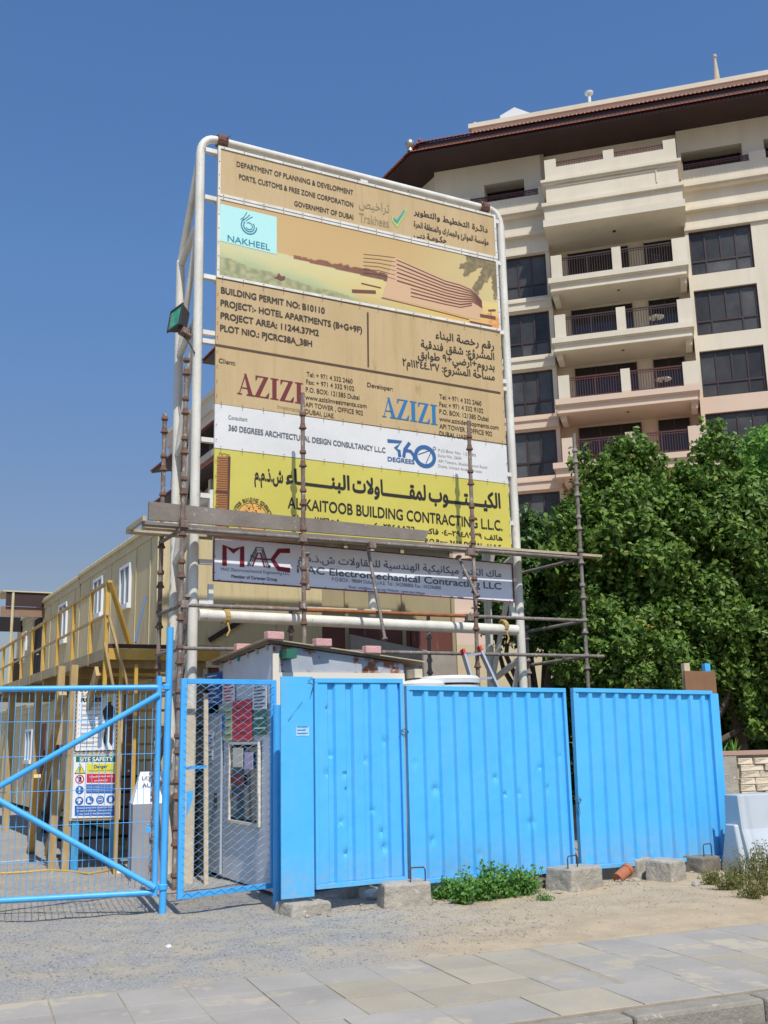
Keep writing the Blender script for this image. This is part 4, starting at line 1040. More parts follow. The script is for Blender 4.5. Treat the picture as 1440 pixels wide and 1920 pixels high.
# white consultant strip
line(P5, M_inkg, [('Consultant', c2(116,350), c2(202,360), 7.5), ('360 DEGREES ARCHITECTURAL DESIGN CONSULTANCY L.L.C', c2(116,400), c2(823,502), 10.2, dict(bold=.03))])
line(P5, M_inkl, [('P.O.Box No. 121385', c2(1060,495), c2(1230,518), 5.2), ('Suite No. 2604', c2(1060,518), c2(1165,532), 5.2), ('API Towers, Sheikh Zayed Road', c2(1060,543), c2(1280,573), 5.2), ('Dubai, United Arab Emirates', c2(1060,565), c2(1257,592), 5.2)])
z8 = lambda x, y: (720+x/6, 640+y/6)
b = MB()
stroke(b, B, [z8(40,1118), z8(195,1132), z8(130,1200), z8(170,1230), z8(178,1300)], .05, WT)
stroke(b, B, [z8(290,1140), z8(235,1215), z8(225,1290), z8(215,1300)], .05, WT+.0006); stroke(b, B, [z8(235,1225), z8(300,1235), z8(335,1280), z8(345,1330)], .045, WT+.0012)
oc = B.q(*z8(462,1295), WT); n = 28
stroke(b, B, [(oc[0]+.152*math.cos(2*math.pi*k/n), oc[1]+.138*math.sin(2*math.pi*k/n)) for k in range(n)], .056, WT+.0018, uv=True, closed=True)
oo = B.q(*z8(568,1203), WT); disc(b, B, oo, .026, WT, 14, .018)
stroke(b, B, [z8(385,1272), z8(512,1228)], .012, WT); stroke(b, B, [z8(530,1245), z8(472,1372)], .012, WT)
b.build('logo_360', M_360, P5)
b = MB(); put_text(b, B, 'DEGREES', z8(42,1345), z8(345,1382), 8, WT, bold=.03); b.build('lettering', M_360, P5)
# yellow contractor panel
ya = dict(arabic=True, bold=.034)
line(P6, M_black, [('الكيــــتــــوب', (804,938), (939,953), 29, ya), ('لمقـــــــاولات', (661,921), (799,937.5), 29, ya), ('البنـــــــاء', (536,904.5), (656,919), 28, ya), ('ش.ذ.م.م', (477,899), (531,905), 24, ya),
  ('AL KAITOOB BUILDING CONTRACTING L.L.C.', c2(383,750), c2(1350,852), 20.5, dict(bold=.02)),
  ('م٤ا — ١١٣٦٥٨ .ب.ص ٠٤–٢٩٤٨٨٦٦ '+shape('فاكس')+' ٠٤–٢٩٤٨٩٣٩ '+shape('هاتف'), c2(380,803), c2(1350,897), 11, dict(arabic=True, raw=True, bold=.02)),
  ('P.O.Box: 3658 DUBAI - U.A.E.', c2(1000,908), c2(1350,938), 9, dict(bold=.03))])
yc = lambda x, y: (390+x/5.76, 820+y/5.76)
b = MB(); b.flat(B, poly(B, [yc(78,985), yc(205,985), yc(215,205), yc(100,205)], WT)[::-1] if False else poly(B, [yc(78,985), yc(205,985), yc(215,205), yc(100,205)], WT), WT); tw = b.build('printed_tower', M_brickp, P6)
b = MB()
for k in range(30): stroke(b, B, [yc(120-k*.6, 225+k*25), yc(214-k*.4, 228+k*25)], .008, WT+.002)
for k in range(18): stroke(b, B, [yc(98-k*.9, 215+k*42), yc(120-k*.8, 217+k*42)], .007, WT+.002)
b.flat(B, poly(B, [yc(205,990), yc(224,990), yc(244,208), yc(214,205)], WT), WT+.0026); b.flat(B, poly(B, [yc(86,600), yc(214,612), yc(216,580), yc(88,566)], WT), WT+.003)
stroke(b, B, [yc(122,200), yc(122,170), yc(148,172), yc(148,198), yc(158,198), yc(160,176), yc(196,178), yc(198,202), yc(208,202), yc(210,184), yc(230,186), yc(230,206)], .008, WT+.002)
b.build('printed_tower_line', M_brickd, P6)
sc_ = B.q(*yc(478,880), WT); R_ = .20
b = MB(); disc(b, B, sc_, R_*1.03, WT, 32); b.build('seal_disc', M_sealb, P6)
b = MB(); disc(b, B, sc_, R_*1.06, WT+.002, 32, R_*1.02)
for k in range(26):
    a = rng.uniform(.3, 2.9); r = R_*rng.uniform(.2, .9); x, y = sc_[0]+r*math.cos(a), sc_[1]+r*math.sin(a); da = rng.uniform(0, 3.1); l = R_*rng.uniform(.08, .2)
    stroke(b, B, [(x, y), (x+l*math.cos(da), y+l*math.sin(da)), (x+l*1.3*math.cos(da+.8), y+l*1.3*math.sin(da+.8))], .008, WT+.0025, uv=True)
s_txt = 'KAITOOB BUILDING CONTRACTO'
for i, ch in enumerate(s_txt):
    if ch == ' ': continue
    a = math.pi*(.93-.86*i/(len(s_txt)-1)); r = R_*1.14; x, y = sc_[0]+r*math.cos(a), sc_[1]+r*math.sin(a); du, dv = math.sin(a), -math.cos(a); hw = .013
    G_ = glyphs(ch, .03); xs = [p[0] for p in G_[0]]; x0, x1 = min(xs), max(xs)
    b.add([B.p(x+((v[0]-(x0+x1)/2)*.045)*du+v[1]*.07*math.cos(a), y+((v[0]-(x0+x1)/2)*.045)*dv+v[1]*.07*math.sin(a), WT+.002) for v in G_[0]], G_[1])
b.build('seal_lettering', M_brickd, P6)
# lower sign
mc = lambda x, y: (280+x/3.43, 900+y/3.43)
b = MB()
stroke(b, B, [mc(484,552), mc(484,424), mc(541,458), mc(597,432), mc(597,560)], .062, WT)
stroke(b, B, [mc(905,455), mc(835,455), mc(792,512), mc(832,570), mc(905,580)], .062, WT)
stroke(b, B, [mc(662,556), mc(696,470), mc(716,470), mc(742,562)], .022, WT); stroke(b, B, [mc(675,505), mc(790,512)], .02, WT+.001)
b.build('logo_lettering', M_macred, P7)
b = MB(); stroke(b, B, [mc(632,555), mc(688,434), mc(728,436), mc(772,568)], .02, WT+.001); stroke(b, B, [mc(648,556), mc(692,450), mc(724,451), mc(757,566)], .012, WT+.001)
for p in (mc(660,490), mc(770,555), mc(640,535)): disc(b, B, B.q(*p, WT), .022, WT+.002, 10)
b.build('logo_outline', M_inkg, P7)
line(P7, M_inkg, [('MAC Electromechanical Engineering LLC', mc(462,582), mc(903,612), 5.8), ('ماك الكترو ميكانيكية الهندسية للمقاولات ش.ذ.م.م', c2(430,988), c2(1345,1062), 14, dict(arabic=True, bold=.012)),
  ('MAC Electromechanical Contracting LLC', c2(425,1040), c2(1345,1117), 13.2, dict(bold=.02)), ('P.O.BOX : 98684 Dubai, U.A.E. Tel : 042388806 Fax : 042396880', c2(582,1078), c2(1073,1117), 6.8), ('Email : info@mac-mep.com Website : www.mac-mep.ae', c2(658,1110), c2(1000,1138), 4.8), ('Member of Carawan Group', mc(528,628), mc(823,650), 6, dict(bold=.03))])

# floodlight clamped on the left rear post
fl = thing('floodlight', B.pt(342, 612, -.4), 'floodlight with a green reflecting glass clamped to the left side of the billboard frame', 'floodlight')
LF = Fr(B.pt(336, 600, -.3), 28-72)
R3 = Matrix.Rotation(rad(-28), 3, LF.U)
def LP(u, v, w_):
    u, v, w_ = u*.86, v*.86, w_*.86; t = Matrix.Rotation(rad(-14), 3, LF.U) @ (LF.U*u+Vector((0,0,v))+LF.N*w_); return LF.P+Matrix.Rotation(rad(8), 3, LF.N) @ t
def lbox(b, u0, u1, v0, v1, w0, w1, k=1.0):
    c = []
    for v in (v0, v1):
        for (u, w_) in ((u0, w1), (u1, w1), (u1, w0), (u0, w0)):
            kk = k if w_ == w0 else 1; c.append(LP(u*kk, v*kk, w_))
    b.hexa(c)
b = MB(); lbox(b, -.15, .15, -.19, .19, -.10, .06, .7); b.build('housing', M_lampbody, fl)
b = MB(); lbox(b, -.165, .165, -.205, -.175, .061, .085); lbox(b, -.165, .165, .175, .205, .061, .085); lbox(b, -.165, -.135, -.175, .175, .061, .085); lbox(b, .135, .165, -.175, .175, .061, .085); b.build('rim', M_lampbody, fl)
b = MB(); lbox(b, -.134, .134, -.174, .174, .061, .072); b.build('glass', M_lampglass, fl)
b = MB(); lbox(b, .0, .12, -.26, -.16, -.22, -.02); b.tube(LP(.05, -.2, -.1), B.pt(366, 634, -.05), .02, 6); b.build('clamp', M_rust, fl)
b = MB(); b.path([LP(0, -.22, -.1), B.pt(356, 645, -.1), B.pt(365, 662, .06)], .008, 6); b.build('cable', M_cable, fl)

# ================================================================== THE SCAFFOLD
scf = thing('scaffold', B.p(2.5, 0, .55), 'rusty steel scaffold with one boarded lift standing in front of the billboard', 'scaffold')
WF, WB = .57, -.30
def post(u, w_, z0, z1, m, du=0.0):
    b = MB(); P, Q = B.p(u, z0, w_), B.p(u+du, z1, w_); b.tube(P, Q, .0275, 10); d = (Q-P).normalized(); Ln = (Q-P).length
    t = (-z0) % .5
    o = b.build('post', m, scf, smooth=True)
    c = MB(); k = t
    while k < Ln-.05:
        c.lathe(P+d*(k-.03), P+d*(k+.05), [(0, .030), (.012, .052), (.03, .046), (.05, .034), (.08, .031)], 10)
        c.lathe(P+d*(k+.14), P+d*(k+.2), [(0, .030), (.015, .044), (.05, .040), (.06, .030)], 10); k += .5
    build_each(c, 'cup_collar', M_rustcap if m is M_rust else M_galv, o, smooth=True)
post(-.36, WF, 0, 6.08, M_rust, .03); post(-.36, WB, 0, 5.74, M_rust, .02)
post(1.21, WF, 2.72, 5.96, M_rust); post(3.70, WF, 0, 5.9, M_rust, .03); post(5.52, WF, 0, 5.93, M_galv, .05)
post(3.72, WB-.4, 0, 3.35, M_galv); post(5.3, WB-.2, 0, 3.1, M_galv); post(1.4, WB, 0, 3.3, M_galv)
def pipe(P, Q, m, r=.0245, name='ledger'):
    b = MB(); b.tube(P, Q, r, 10); b.build(name, m, scf, smooth=True)
for z, ms in ((4.06, (M_galv, M_galv, M_galv)), (3.16, (M_galv, M_orange, M_galv)), (2.66, (M_galv, M_galv, M_galv))):
    for (u0, u1), m in zip(((-.36, 1.21), (1.21, 3.70), (3.70, 5.52)), ms): pipe(B.p(u0, z, WF), B.p(u1+(.0 if z > 3.5 else .0), z, WF), m)
    pipe(B.p(-.36, z-.01, WF), B.p(-.36, z-.01, WB), M_galv, name='transom'); pipe(B.p(5.52, z-.01, WF), B.p(5.3, z-.06, WB-.3), M_galv, name='transom')
pipe(B.p(-.36, 2.15, WF), B.p(-.36, 2.15, WB), M_galv, name='transom'); pipe(B.p(-.36, 1.15, WF), B.p(-.36, 1.15, WB), M_galv, name='transom')
pipe(B.p(5.52, 2.66, WF), B.p(5.85, 2.66, WF), M_galv)
# hanging braces
for a, c, w0, w1 in (((575,1040),(577,1106), .5, .5), ((690,1030),(722,1200), .45, .75), ((860,1046),(896,1120), .4, .7), ((352, 1120), (337, 1290), .45, .2)):
    P, Q = B.pt(*a, w0), B.pt(*c, w1); pipe(P, Q, M_rust if a[0] < 600 else M_galv, .022, 'brace')
    b = MB(); d = (Q-P).normalized(); b.lathe(Q-d*.03, Q, [(0, .03), (.02, .042), (.03, .03)], 10); b.lathe(P-d*.03, P, [(0, .03), (.02, .05), (.04, .03)], 10); b.build('clamp', M_galv, scf)
for p in ((567, 1010), (880, 1035), (345, 983), (567, 1135), (880, 1158), (345, 1133), (697, 1022)):
    P = B.pt(*p, WF+.02); b = MB(); b.box(Fr(P, 28), -.045, .045, -.045, .045, -.05, .04); b.tube(P+Vector((-.06,0,.02)), P+Vector((.06,0,-.02)), .012, 6); b.build('clamp', M_rust, scf, bevel=.008)
# deck boards
for i, (w0, w1, u0, u1, m) in enumerate(((.385, .53, -.78, 3.05, M_board), (.14, .30, -.72, 1.25, M_boardu), (.37, .53, 3.02, 5.98, M_boardu), (.12, .335, 1.2, 5.35, M_boardu), (-.29, -.1, -.8, 2.0, M_boardu))):
    b = MB(); dz = .012*i; b.box(B, u0, u1, 4.095+dz*.6, 4.13+dz*.6, w0, w1); b.build('deck_board', m, scf)
b = MB(); b.slab4(B, [(-.74, 4.15), (2.98, 4.15), (3.06, 4.29), (-.74, 4.37)], .50, .535); b.build('toe_board', M_board, scf)
b = MB(); b.box(B, -.80, -.755, 4.14, 4.2, -.28, .5); b.build('toe_board', M_boardu, scf)
# timber pieces stored along the beam
for i, (u0, u1, z, m) in enumerate(((.22, 1.9, 3.215, M_wood), (.55, 2.05, 3.25, M_wood), (1.35, 2.7, 3.235, M_woodpale), (2.3, 3.3, 3.215, M_wood))):
    b = MB(); b.box(B, u0, u1, z, z+.034, -.05+.01*i, .05+.01*i) if i != 1 else b.box(B, u0, u1, z, z+.05, -.17, -.06)
    o = b.build('timber_batten', m); tag(o, ['long raw batten lying on the white beam nearest the left post', 'thick raw batten on the beam behind the longest one', 'pale batten lying across the middle of the white beam', 'short orange batten at the right end of the battens on the beam'][i], 'batten', 'battens stored on the lower beam')

# ================================================================== GUARD CABIN
KC = (-1.25, 11.42)
KF = Fr(KC, 28); KS = Fr((KC[0]+1.75*math.cos(rad(118)), KC[1]+1.75*math.sin(rad(118))), -62)   # KS: u from far end to the corner
kio = thing('guard_cabin', (KC[0]+.2, KC[1]+1.1, 0), 'small grey and white plywood guard cabin behind the blue hoarding with bricks on its roof', 'cabin')
SL = 1.75
def kz(px, py, f=KF, w_=0): return f.q(px, py, w_)
zc = kz(512, 1212)[1]
b = MB(); b.box(KF, 0, 1.62, .05, zc-.33, -1.75, 0); b.build('body', M_kply, kio)
# side wall boards and fascia zones
zr = zc-.02
b = MB(); b.slab4(KS, [(0, 2.0), (SL, 2.0), (SL, zr+.04), (0, zr-.06)], -.03, .012); b.build('side_panel', M_kply, kio)
b = MB(); b.slab4(KF, [(0.0, 2.33), (1.62, 2.28), (1.62, zr-.145), (0, zr+.04)], -.02, .010); b.build('front_board', M_kbrown, kio)
b = MB(); b.box(KF, -.01, 1.62, 1.2, 2.32, .012, .03); b.build('cream_board', M_kcream, kio)
b = MB(); b.box(KF, -.02, .05, .05, zr-.06, .03, .055); b.build('corner_strip', M_kcream, kio)
# door and window on the side wall
d0 = KS.q(392, 1330); d1 = KS.q(421, 1330)
b = MB(); b.box(KS, KS.q(386,1400)[0], KS.q(420,1400)[0], .08, KS.q(400,1338)[1], .013, .04); dr = b.build('door', mat('grey_door', L(176,182,190), L(164,170,178), s=3, rough=.6), kio)
b = MB(); hx, hz = KS.q(412, 1500); b.box(KS, hx-.02, hx+.02, hz-.08, hz+.08, .041, .07); b.build('handle', M_dark, dr)
b = MB(); x0 = KS.q(384,1400)[0]; b.box(KS, x0-.05, x0-.005, .05, 1.98, .0, .05); b.build('door_post', M_kcream, kio)
x0, x1 = KS.q(436,1460)[0], KS.q(489,1460)[0]; z1 = KS.q(460,1396)[1]; z0 = KS.q(460,1540)[1]
b = MB(); b.box(KS, x0, x1, z0, z1, .013, .02); wn = b.build('window', M_dark, kio)
b = MB(); b.box(KS, x0-.03, x0, z0-.03, z1+.03, .013, .045); b.box(KS, x1, x1+.03, z0-.03, z1+.03, .013, .045); b.box(KS, x0, x1, z1, z1+.03, .013, .045); b.box(KS, x0, x1, z0-.03, z0, .013, .045); b.build('frame', M_kcream, wn)
b = MB(); b.box(KS, x0+.03, x1-.03, z0+.03, z1-.03, .022, .027); b.build('pane', M_pane, wn)
def paper(u0, u1, v0, v1, m, name='poster', fr=None, w_=.03, par=None):
    b = MB(); b.box(fr or KS, u0, u1, v0, v1, w_, w_+.004); return b.build(name, m, par or kio)
def pq(x0, y0, x1, y1, m, name='poster', w_=.03, lines=None, lm=None):
    a = KS.q(x0, (y0+y1)/2); c = KS.q(x1, (y0+y1)/2); t = KS.q((x0+x1)/2, y0)[1]; bt = KS.q((x0+x1)/2, y1)[1]
    o = paper(a[0], c[0], bt, t, m, name, w_=w_)
    if lines:
        g = MB()
        for k in range(lines):
            v = t-(t-bt)*(k+.7)/(lines+.4); g.box(KS, a[0]+(c[0]-a[0])*.12, a[0]+(c[0]-a[0])*(.9 if k % 2 else .75), v-.008, v+.008, w_+.005, w_+.007)
        g.build('print_line', lm, o)
    return o
pq(389, 1262, 419, 1322, M_sblue, lines=7, lm=M_swhite); pq(422, 1280, 445, 1318, M_swhite, lines=6, lm=M_sred); pq(441, 1313, 477, 1388, M_sred, lines=3, lm=M_maroon)
pq(423, 1325, 440, 1388, mat('pale_green_poster', L(186,196,150), rough=.6), lines=4, lm=M_green); pq(479, 1334, 506, 1378, M_green, lines=2, lm=M_swhite); pq(479, 1284, 505, 1330, M_swhite, lines=7, lm=M_inkg)
pq(466, 1410, 482, 1442, mat('lilac_notice', L(196,180,206), rough=.6), w_=.046); pq(444, 1402, 463, 1438, M_kcream, w_=.046); pq(441, 1452, 465, 1472, M_maroon, w_=.046)
pq(392, 1374, 408, 1398, M_swhite, w_=.044, lines=3, lm=M_sblue); pq(393, 1404, 406, 1424, M_swhite, w_=.044, lines=2, lm=M_inkg)
pq(422, 1340, 427, 1372, M_sblue, w_=.036)
# roof boards, rafters, blocks
f = .12
ra, rb, rc, rd = KF.p(-.07, zr+.06, .045), KF.p(1.86, zr-.16, .045), KF.p(1.86, zr-.16, -1.95), KF.p(-.07, zr-.05, -1.85)
b = MB(); b.hexa([ra, rb, rc, rd, ra+Vector((0,0,.03)), rb+Vector((0,0,.03)), rc+Vector((0,0,.03)), rd+Vector((0,0,.03))]); rfc = b.build('roof', M_kroof, kio)
b = MB(); ua = Vector((0,0,.032)); b.bar(ra+ua, rb+ua, .10, .012); b.bar(ra+ua, rd+ua, .10, .012); b.build('roof_edge_board', M_boardu, kio)
for k in range(6):
    t = .08+.16*k; P = ra.lerp(rd, t)+Vector((0,0,-.045)); b = MB(); b.box(Fr(P, 28), .03, .19, -.02, .035, -.014, .014); b.build('rafter', M_woodpale if k != 3 else M_tick, kio)
for u, wd in ((.08, .12), (1.66, .1)):
    b = MB(); b.box(KF, u, u+wd, zr-.12-(.2 if u > 1 else 0), zr-.02-(.2 if u > 1 else 0), .0, .2); b.build('rafter', M_green if u < 1 else M_woodpale, kio)
labs = ['pink block at the raised front corner of the guard cabin roof', 'pink block half way along the front edge of the cabin roof', 'pink block at the right end of the cabin roof', 'pink block on the left slope of the cabin roof behind the wooden edge']
for i, (px, py, dx) in enumerate(((514, 1196, 0), (604, 1211, 0), (697, 1227, 0), (456, 1208, 1))):
    wv = .10 if i < 3 else -.9; u_, v_ = KF.q(px, py, wv)
    zroof = zr+.10-.23*((u_+.22)/2.08)-(.09*(.22-wv)/2.17)
    fb = Fr(KF.p(u_, 0, wv), 28+random.uniform(-6, 6)); b = MB(); b.box(fb, -.1, .1, zroof+.012, zroof+.095, -.05, .05); o = b.build('pink_block', M_pink, bevel=.008); tag(o, labs[i], 'block', 'pink blocks weighing down the cabin roof')

# ================================================================== BLUE HOARDING
H = Fr((0.1, 10.75), 28)
def corrugated(u0, u1, z0, z1, label, pitch=.186, wide=.6, lean=(0, 0), dents=(), group='blue corrugated hoarding panels', edge=0.0, dep=.034, tilt=0.0):
    t = thing('hoarding_panel', H.p((u0+u1)/2, z0, 0), label, 'fence panel', group)
    # profile across
    prof = []; u = u0+.03; k = 0
    while u < u1-.03:
        a = u; 
        for du, w_ in ((0, 0), (pitch*wide, 0), (pitch*(wide+.1), -dep), (pitch*.9, -dep), (pitch, 0)):
            if a+du <= u1-.03: prof.append((a+du, w_))
        u += pitch
    prof = sorted(set((round(a, 4), c) for a, c in prof)); 
    if u1-.03-prof[-1][0] > .005: prof.append((u1-.03, prof[-1][1]))
    # refine
    fine_ = []
    for (a, wa), (c, wc) in zip(prof, prof[1:]):
        n = max(1, int((c-a)/.02)); fine_ += [(a+(c-a)*k/n, wa+(wc-wa)*k/n) for k in range(n)]
    fine_.append(prof[-1]); ny = 64; vs = []
    for j in range(ny+1):
        v = z0+.03+(z1-z0-.06)*j/ny
        for (a, w_) in fine_:
            d = .005*mnoise.noise((a*2.2, v*1.4, u0*3))+.002*mnoise.noise((a*9, v*6, u0))
            for (du, dv, r, h) in dents:
                q_ = ((a-du)**2+(v-dv)**2)/(r*r)
                if q_ < 4: d -= 1.15*h*math.exp(-q_*2.2)*(1+.5*mnoise.noise((a*30, v*30, 1)))
            vs.append(H.p(a+lean[0]*(v-z0)/(z1-z0), v+tilt*(a-u0), w_+d))
    nx = len(fine_); b = MB(); b.add(vs, [(j*nx+i, j*nx+i+1, (j+1)*nx+i+1, (j+1)*nx+i) for j in range(ny) for i in range(nx-1)])
    sh = b.build('corrugated_sheet', M_blue, t); sh.data.shade_smooth(); sh.data.set_sharp_from_angle(angle=rad(25))
    so_ = sh.modifiers.new('solidify', 'SOLIDIFY'); so_.thickness = .0015; so_.offset = -1
    def fb(a0, a1, v0, v1, w0, w1, nm):
        g = MB(); l = lambda v: lean[0]*(v-z0)/(z1-z0)
        c = []
        for v in (v0, v1):
            for a, w_ in ((a0, w1), (a1, w1), (a1, w0), (a0, w0)): c.append(H.p(a+l(v), v+tilt*(a-u0), w_))
        g.hexa(c); g.build(nm, M_blue, t, bevel=.003)
    fb(u0, u1, z1-.045, z1, -.05, .012, 'top_rail'); fb(u0, u1, z0, z0+.045, -.05, .012, 'bottom_rail')
    fb(u0, u0+.035, z0+.046, z1-.046, -.048, .010, 'side_rail'); fb(u1-.035, u1, z0+.046, z1-.046, -.048, .010, 'side_rail')
    if edge: fb(u1+.004, u1+edge, z0+.01, z1-.03, -.04, -.036, 'edge_sheet')
    return t
def dent(px, py, r=.03, h=.02): a, c = H.q(px, py); return (a, c, r, h)
corrugated(-.93, .055, .215, 2.185, 'narrow dented blue corrugated panel beside the flat blue sheet', .196, .55, (.0, 0),
   [dent(615,1328), dent(687,1425,.03,.03), dent(612,1450), dent(648,1452), dent(622,1415), dent(723,1390,.04,.015), dent(650,1480), dent(640,1540,.03,.03), dent(722,1590,.05,.03), dent(650,1600,.04,.03), dent(700,1520), dent(716,1560,.04,.025)])
corrugated(.095, 2.12, .175, 2.115, 'wide blue corrugated panel in the middle with scattered knocks', .184, .25, (0.0, 0),
   [dent(932,1457,.045,.02), dent(948,1487,.03,.025), dent(974,1484,.03,.02), dent(1015,1435,.03,.02), dent(998,1540,.05,.02), dent(1028,1475,.04,.02), dent(812,1575,.05,.025), dent(1050,1415,.03,.015), dent(820,1480,.06,.02), dent(780,1430,.05,.01), dent(900,1600,.04,.015)], tilt=-.012)
corrugated(2.195, 4.29, .155, 2.095, 'clean wide blue corrugated panel at the right end of the hoarding', .19, .25, (.03, 0), [dent(1270,1607,.06,.012), dent(1218,1590,.02,.02)], edge=.14, tilt=-.015)
# flat sheet at the left end
fs_ = thing('blue_flat_sheet', H.p(-1.1, .1, 0), 'tall flat blue metal sheet with a small faded sticker left of the corrugated panels', 'metal sheet')
b = MB(); ul = H.q(528, 1480)[0]; b.box(H, ul, -.94, .155, 2.20, -.03, -.012); b.build('sheet', M_blue, fs_, bevel=.002)
s0 = H.q(556, 1380, 0); s1 = H.q(580, 1362, 0); b = MB(); b.box(H, s0[0], s1[0], s0[1], s1[1], -.0115, -.009); stk = b.build('sticker', mat('faded_sticker', L(190,220,238), L(140,190,226), s=30, rough=.5), fs_)
b = MB()
for k in range(3): b.box(H, s0[0]+.012, s1[0]-.012-.02*(k % 2), s0[1]+.02+k*.03, s0[1]+.029+k*.03, -.0088, -.0078)
b.build('print_line', M_azblue, stk)
b = MB(); stroke(b, H, [(540,1352), (545,1345)], .004, -.008)
put_text(b, H, '0551712032', (541, 1353), (567, 1318), 4.2, -.0085); b.build('pencil_number', flat('pencil_blue', (50,120,180)), fs_)
b = MB(); hk = H.q(583, 1278); b.path([H.p(hk[0]-.03, hk[1], .0), H.p(hk[0], hk[1]+.03, .02), H.p(hk[0]+.03, hk[1], .02), H.p(hk[0]-.01, hk[1]-.12, .02)], .004, 5); o = b.build('wire_tie', M_steel); tag(o, 'twisted wire tying the flat blue sheet to the narrow dented panel at the top', 'wire')
for i, (x, y) in enumerate(((757, 1372), (1082, 1500))):
    a_, c_ = H.q(x, y); b = MB(); b.path([H.p(a_-.05, c_+.01, .012), H.p(a_, c_+.03, .03), H.p(a_+.05, c_, .012), H.p(a_, c_-.04, .025), H.p(a_-.04, c_-.01, .012)], .004, 5); b.path([H.p(a_, c_, .02), H.p(a_+.01, c_-.15, .03)], .003, 5)
    o = b.build('wire_tie', M_steel); tag(o, ['twisted wire tying the narrow panel to the middle panel', 'twisted wire tying the middle panel to the right panel'][i], 'wire')
# brown board and battens behind the right end
bd = thing('brown_board', H.p(4.1, 0, -.35), 'brown board with two battens sticking up behind the right end of the hoarding', 'board'); HB = Fr(H.p(0, 0, -.35), 28)
x0, zt = HB.q(1283, 1258); x1 = HB.q(1340, 1250)[0]; b = MB(); b.box(HB, x0, x1, .3, zt, -.02, 0); b.build('panel', mat('brown_ply', L(140,102,70), L(124,90,62), s=3, rough=.8), bd)
for x, m in ((x0+.03, M_woodpale), (x1-.14, M_bluepipe)): b = MB(); b.box(HB, x, x+.09, .2, zt+.1, -.08, -.025); b.build('batten', m, bd)

# concrete blocks under the hoarding
def cblock(px, py, wd, hg, dp, label, rot=0, handle=False, m=M_conc, at=None, seed=0):
    g = gnd(px, py) if at is None else H.p(at, 0, .13); f_ = Fr((g.x, g.y), 28+rot); rr = random.Random(seed)
    t = thing('concrete_block', f_.p(0, 0, -dp/2), label, 'concrete block', 'concrete blocks under the blue hoarding')
    b = MB(); j = lambda s_=.02: rr.uniform(-s_, s_)
    b.hexa([f_.p(-wd/2+j(), -.03, 0+j()), f_.p(wd/2+j(), -.03, j()), f_.p(wd/2+j(), -.03, -dp), f_.p(-wd/2, -.03, -dp), f_.p(-wd/2+.015+j(.01), hg+j(.01), -.015), f_.p(wd/2-.02+j(.01), hg+j(.01), -.015), f_.p(wd/2-.015, hg+j(.01), -dp+.02), f_.p(-wd/2+.015, hg, -dp+.02)])
    o = b.build('block', m, t, bevel=.022)
    s2 = o.modifiers.new('sub', 'SUBSURF'); s2.subdivision_type = 'SIMPLE'; s2.levels = 4; s2.render_levels = 4
    tx = bpy.data.textures.new('rough', 'CLOUDS'); tx.noise_scale = .09; dm = o.modifiers.new('rough', 'DISPLACE'); dm.texture = tx; dm.strength = .022; dm.texture_coords = 'GLOBAL'
    if handle:
        hx = handle; b = MB(); b.path([f_.p(hx-.075, hg-.02, -.09), f_.p(hx-.075, hg+.10, -.09), f_.p(hx-.06, hg+.125, -.09), f_.p(hx+.06, hg+.125, -.09), f_.p(hx+.075, hg+.10, -.09), f_.p(hx+.075, hg-.02, -.09)], .007, 6); b.build('lifting_loop', M_steel, t, smooth=True)
cblock(577, 1706, .44, .125, .36, 'low pale concrete block under the flat blue sheet', 8, at=-1.02, seed=1)
cblock(662, 1690, .20, .16, .2, 'small upright chunk of concrete left of the lumpy grey block', -4, seed=2)
cblock(767, 1704, .48, .235, .34, 'lumpy dark grey concrete block with a wire loop below the gap between two panels', -14, handle=.12, m=M_conc, seed=3)
cblock(1106, 1672, .50, .235, .40, 'smooth pale concrete block with a lifting loop right of the green weeds', 12, handle=-.14, seed=4)
cblock(1213, 1648, .30, .22, .34, 'concrete block in shade behind the terracotta pipe', 8, m=M_conc, seed=5)
cblock(1276, 1653, .36, .22, .34, 'pale concrete block nearest the dry bushes', 18, seed=6)
cblock(1340, 1640, .36, .2, .4, 'dark block with a wire loop at the end of the hoarding by the white barrier', 10, handle=.03, m=M_concd, seed=7)
cblock(1015, 1668, .46, .19, .36, 'dark concrete block hidden behind the green weeds', 4, m=M_concd, seed=8)
# terracotta pipe stub, stones, bag, rubble
b = MB(); P = gnd(1158, 1657)+Vector((0,0,.05)); Q = P+Vector((.16, .13, .09)); b.lathe(P, Q, [(0, .055), (.0, .062), (.17, .06), (.175, .07), (.22, .07)], 16); o = b.build('terracotta_pipe', M_terra, smooth=True); tag(o, 'broken terracotta pipe stub lying beside the smooth concrete block', 'pipe')
def rock(px, py, r, label, m=M_slabb, sd=0, cat='stone', name='stone', group='stones by the hoarding'):
    g = gnd(px, py); rr = random.Random(sd); vs = []; fs = []
    import bmesh
    bm = bmesh.new(); bmesh.ops.create_icosphere(bm, subdivisions=2, radius=1)
    for v in bm.verts:
        k = 1+.28*mnoise.noise((v.co.x*1.6+sd, v.co.y*1.6, v.co.z*1.6)); v.co = Vector((v.co.x*r*1.2*k, v.co.y*r*.9*k, v.co.z*r*.75*k))
    me = bpy.data.meshes.new(name); bm.to_mesh(me); bm.free(); me.materials.append(m); o = bpy.data.objects.new(name, me); COL.objects.link(o); o.location = (g.x, g.y, r*.45); o.rotation_euler = (0, 0, rr.uniform(0, 6))
    tag(o, label, cat, group); return o
rock(1172, 1664, .055, 'rounded cream stone in front of the terracotta pipe', sd=1); rock(1190, 1655, .05, 'cream stone right of the pipe stub', sd=2); rock(1200, 1662, .035, 'smallest stone of the three by the pipe', sd=3)
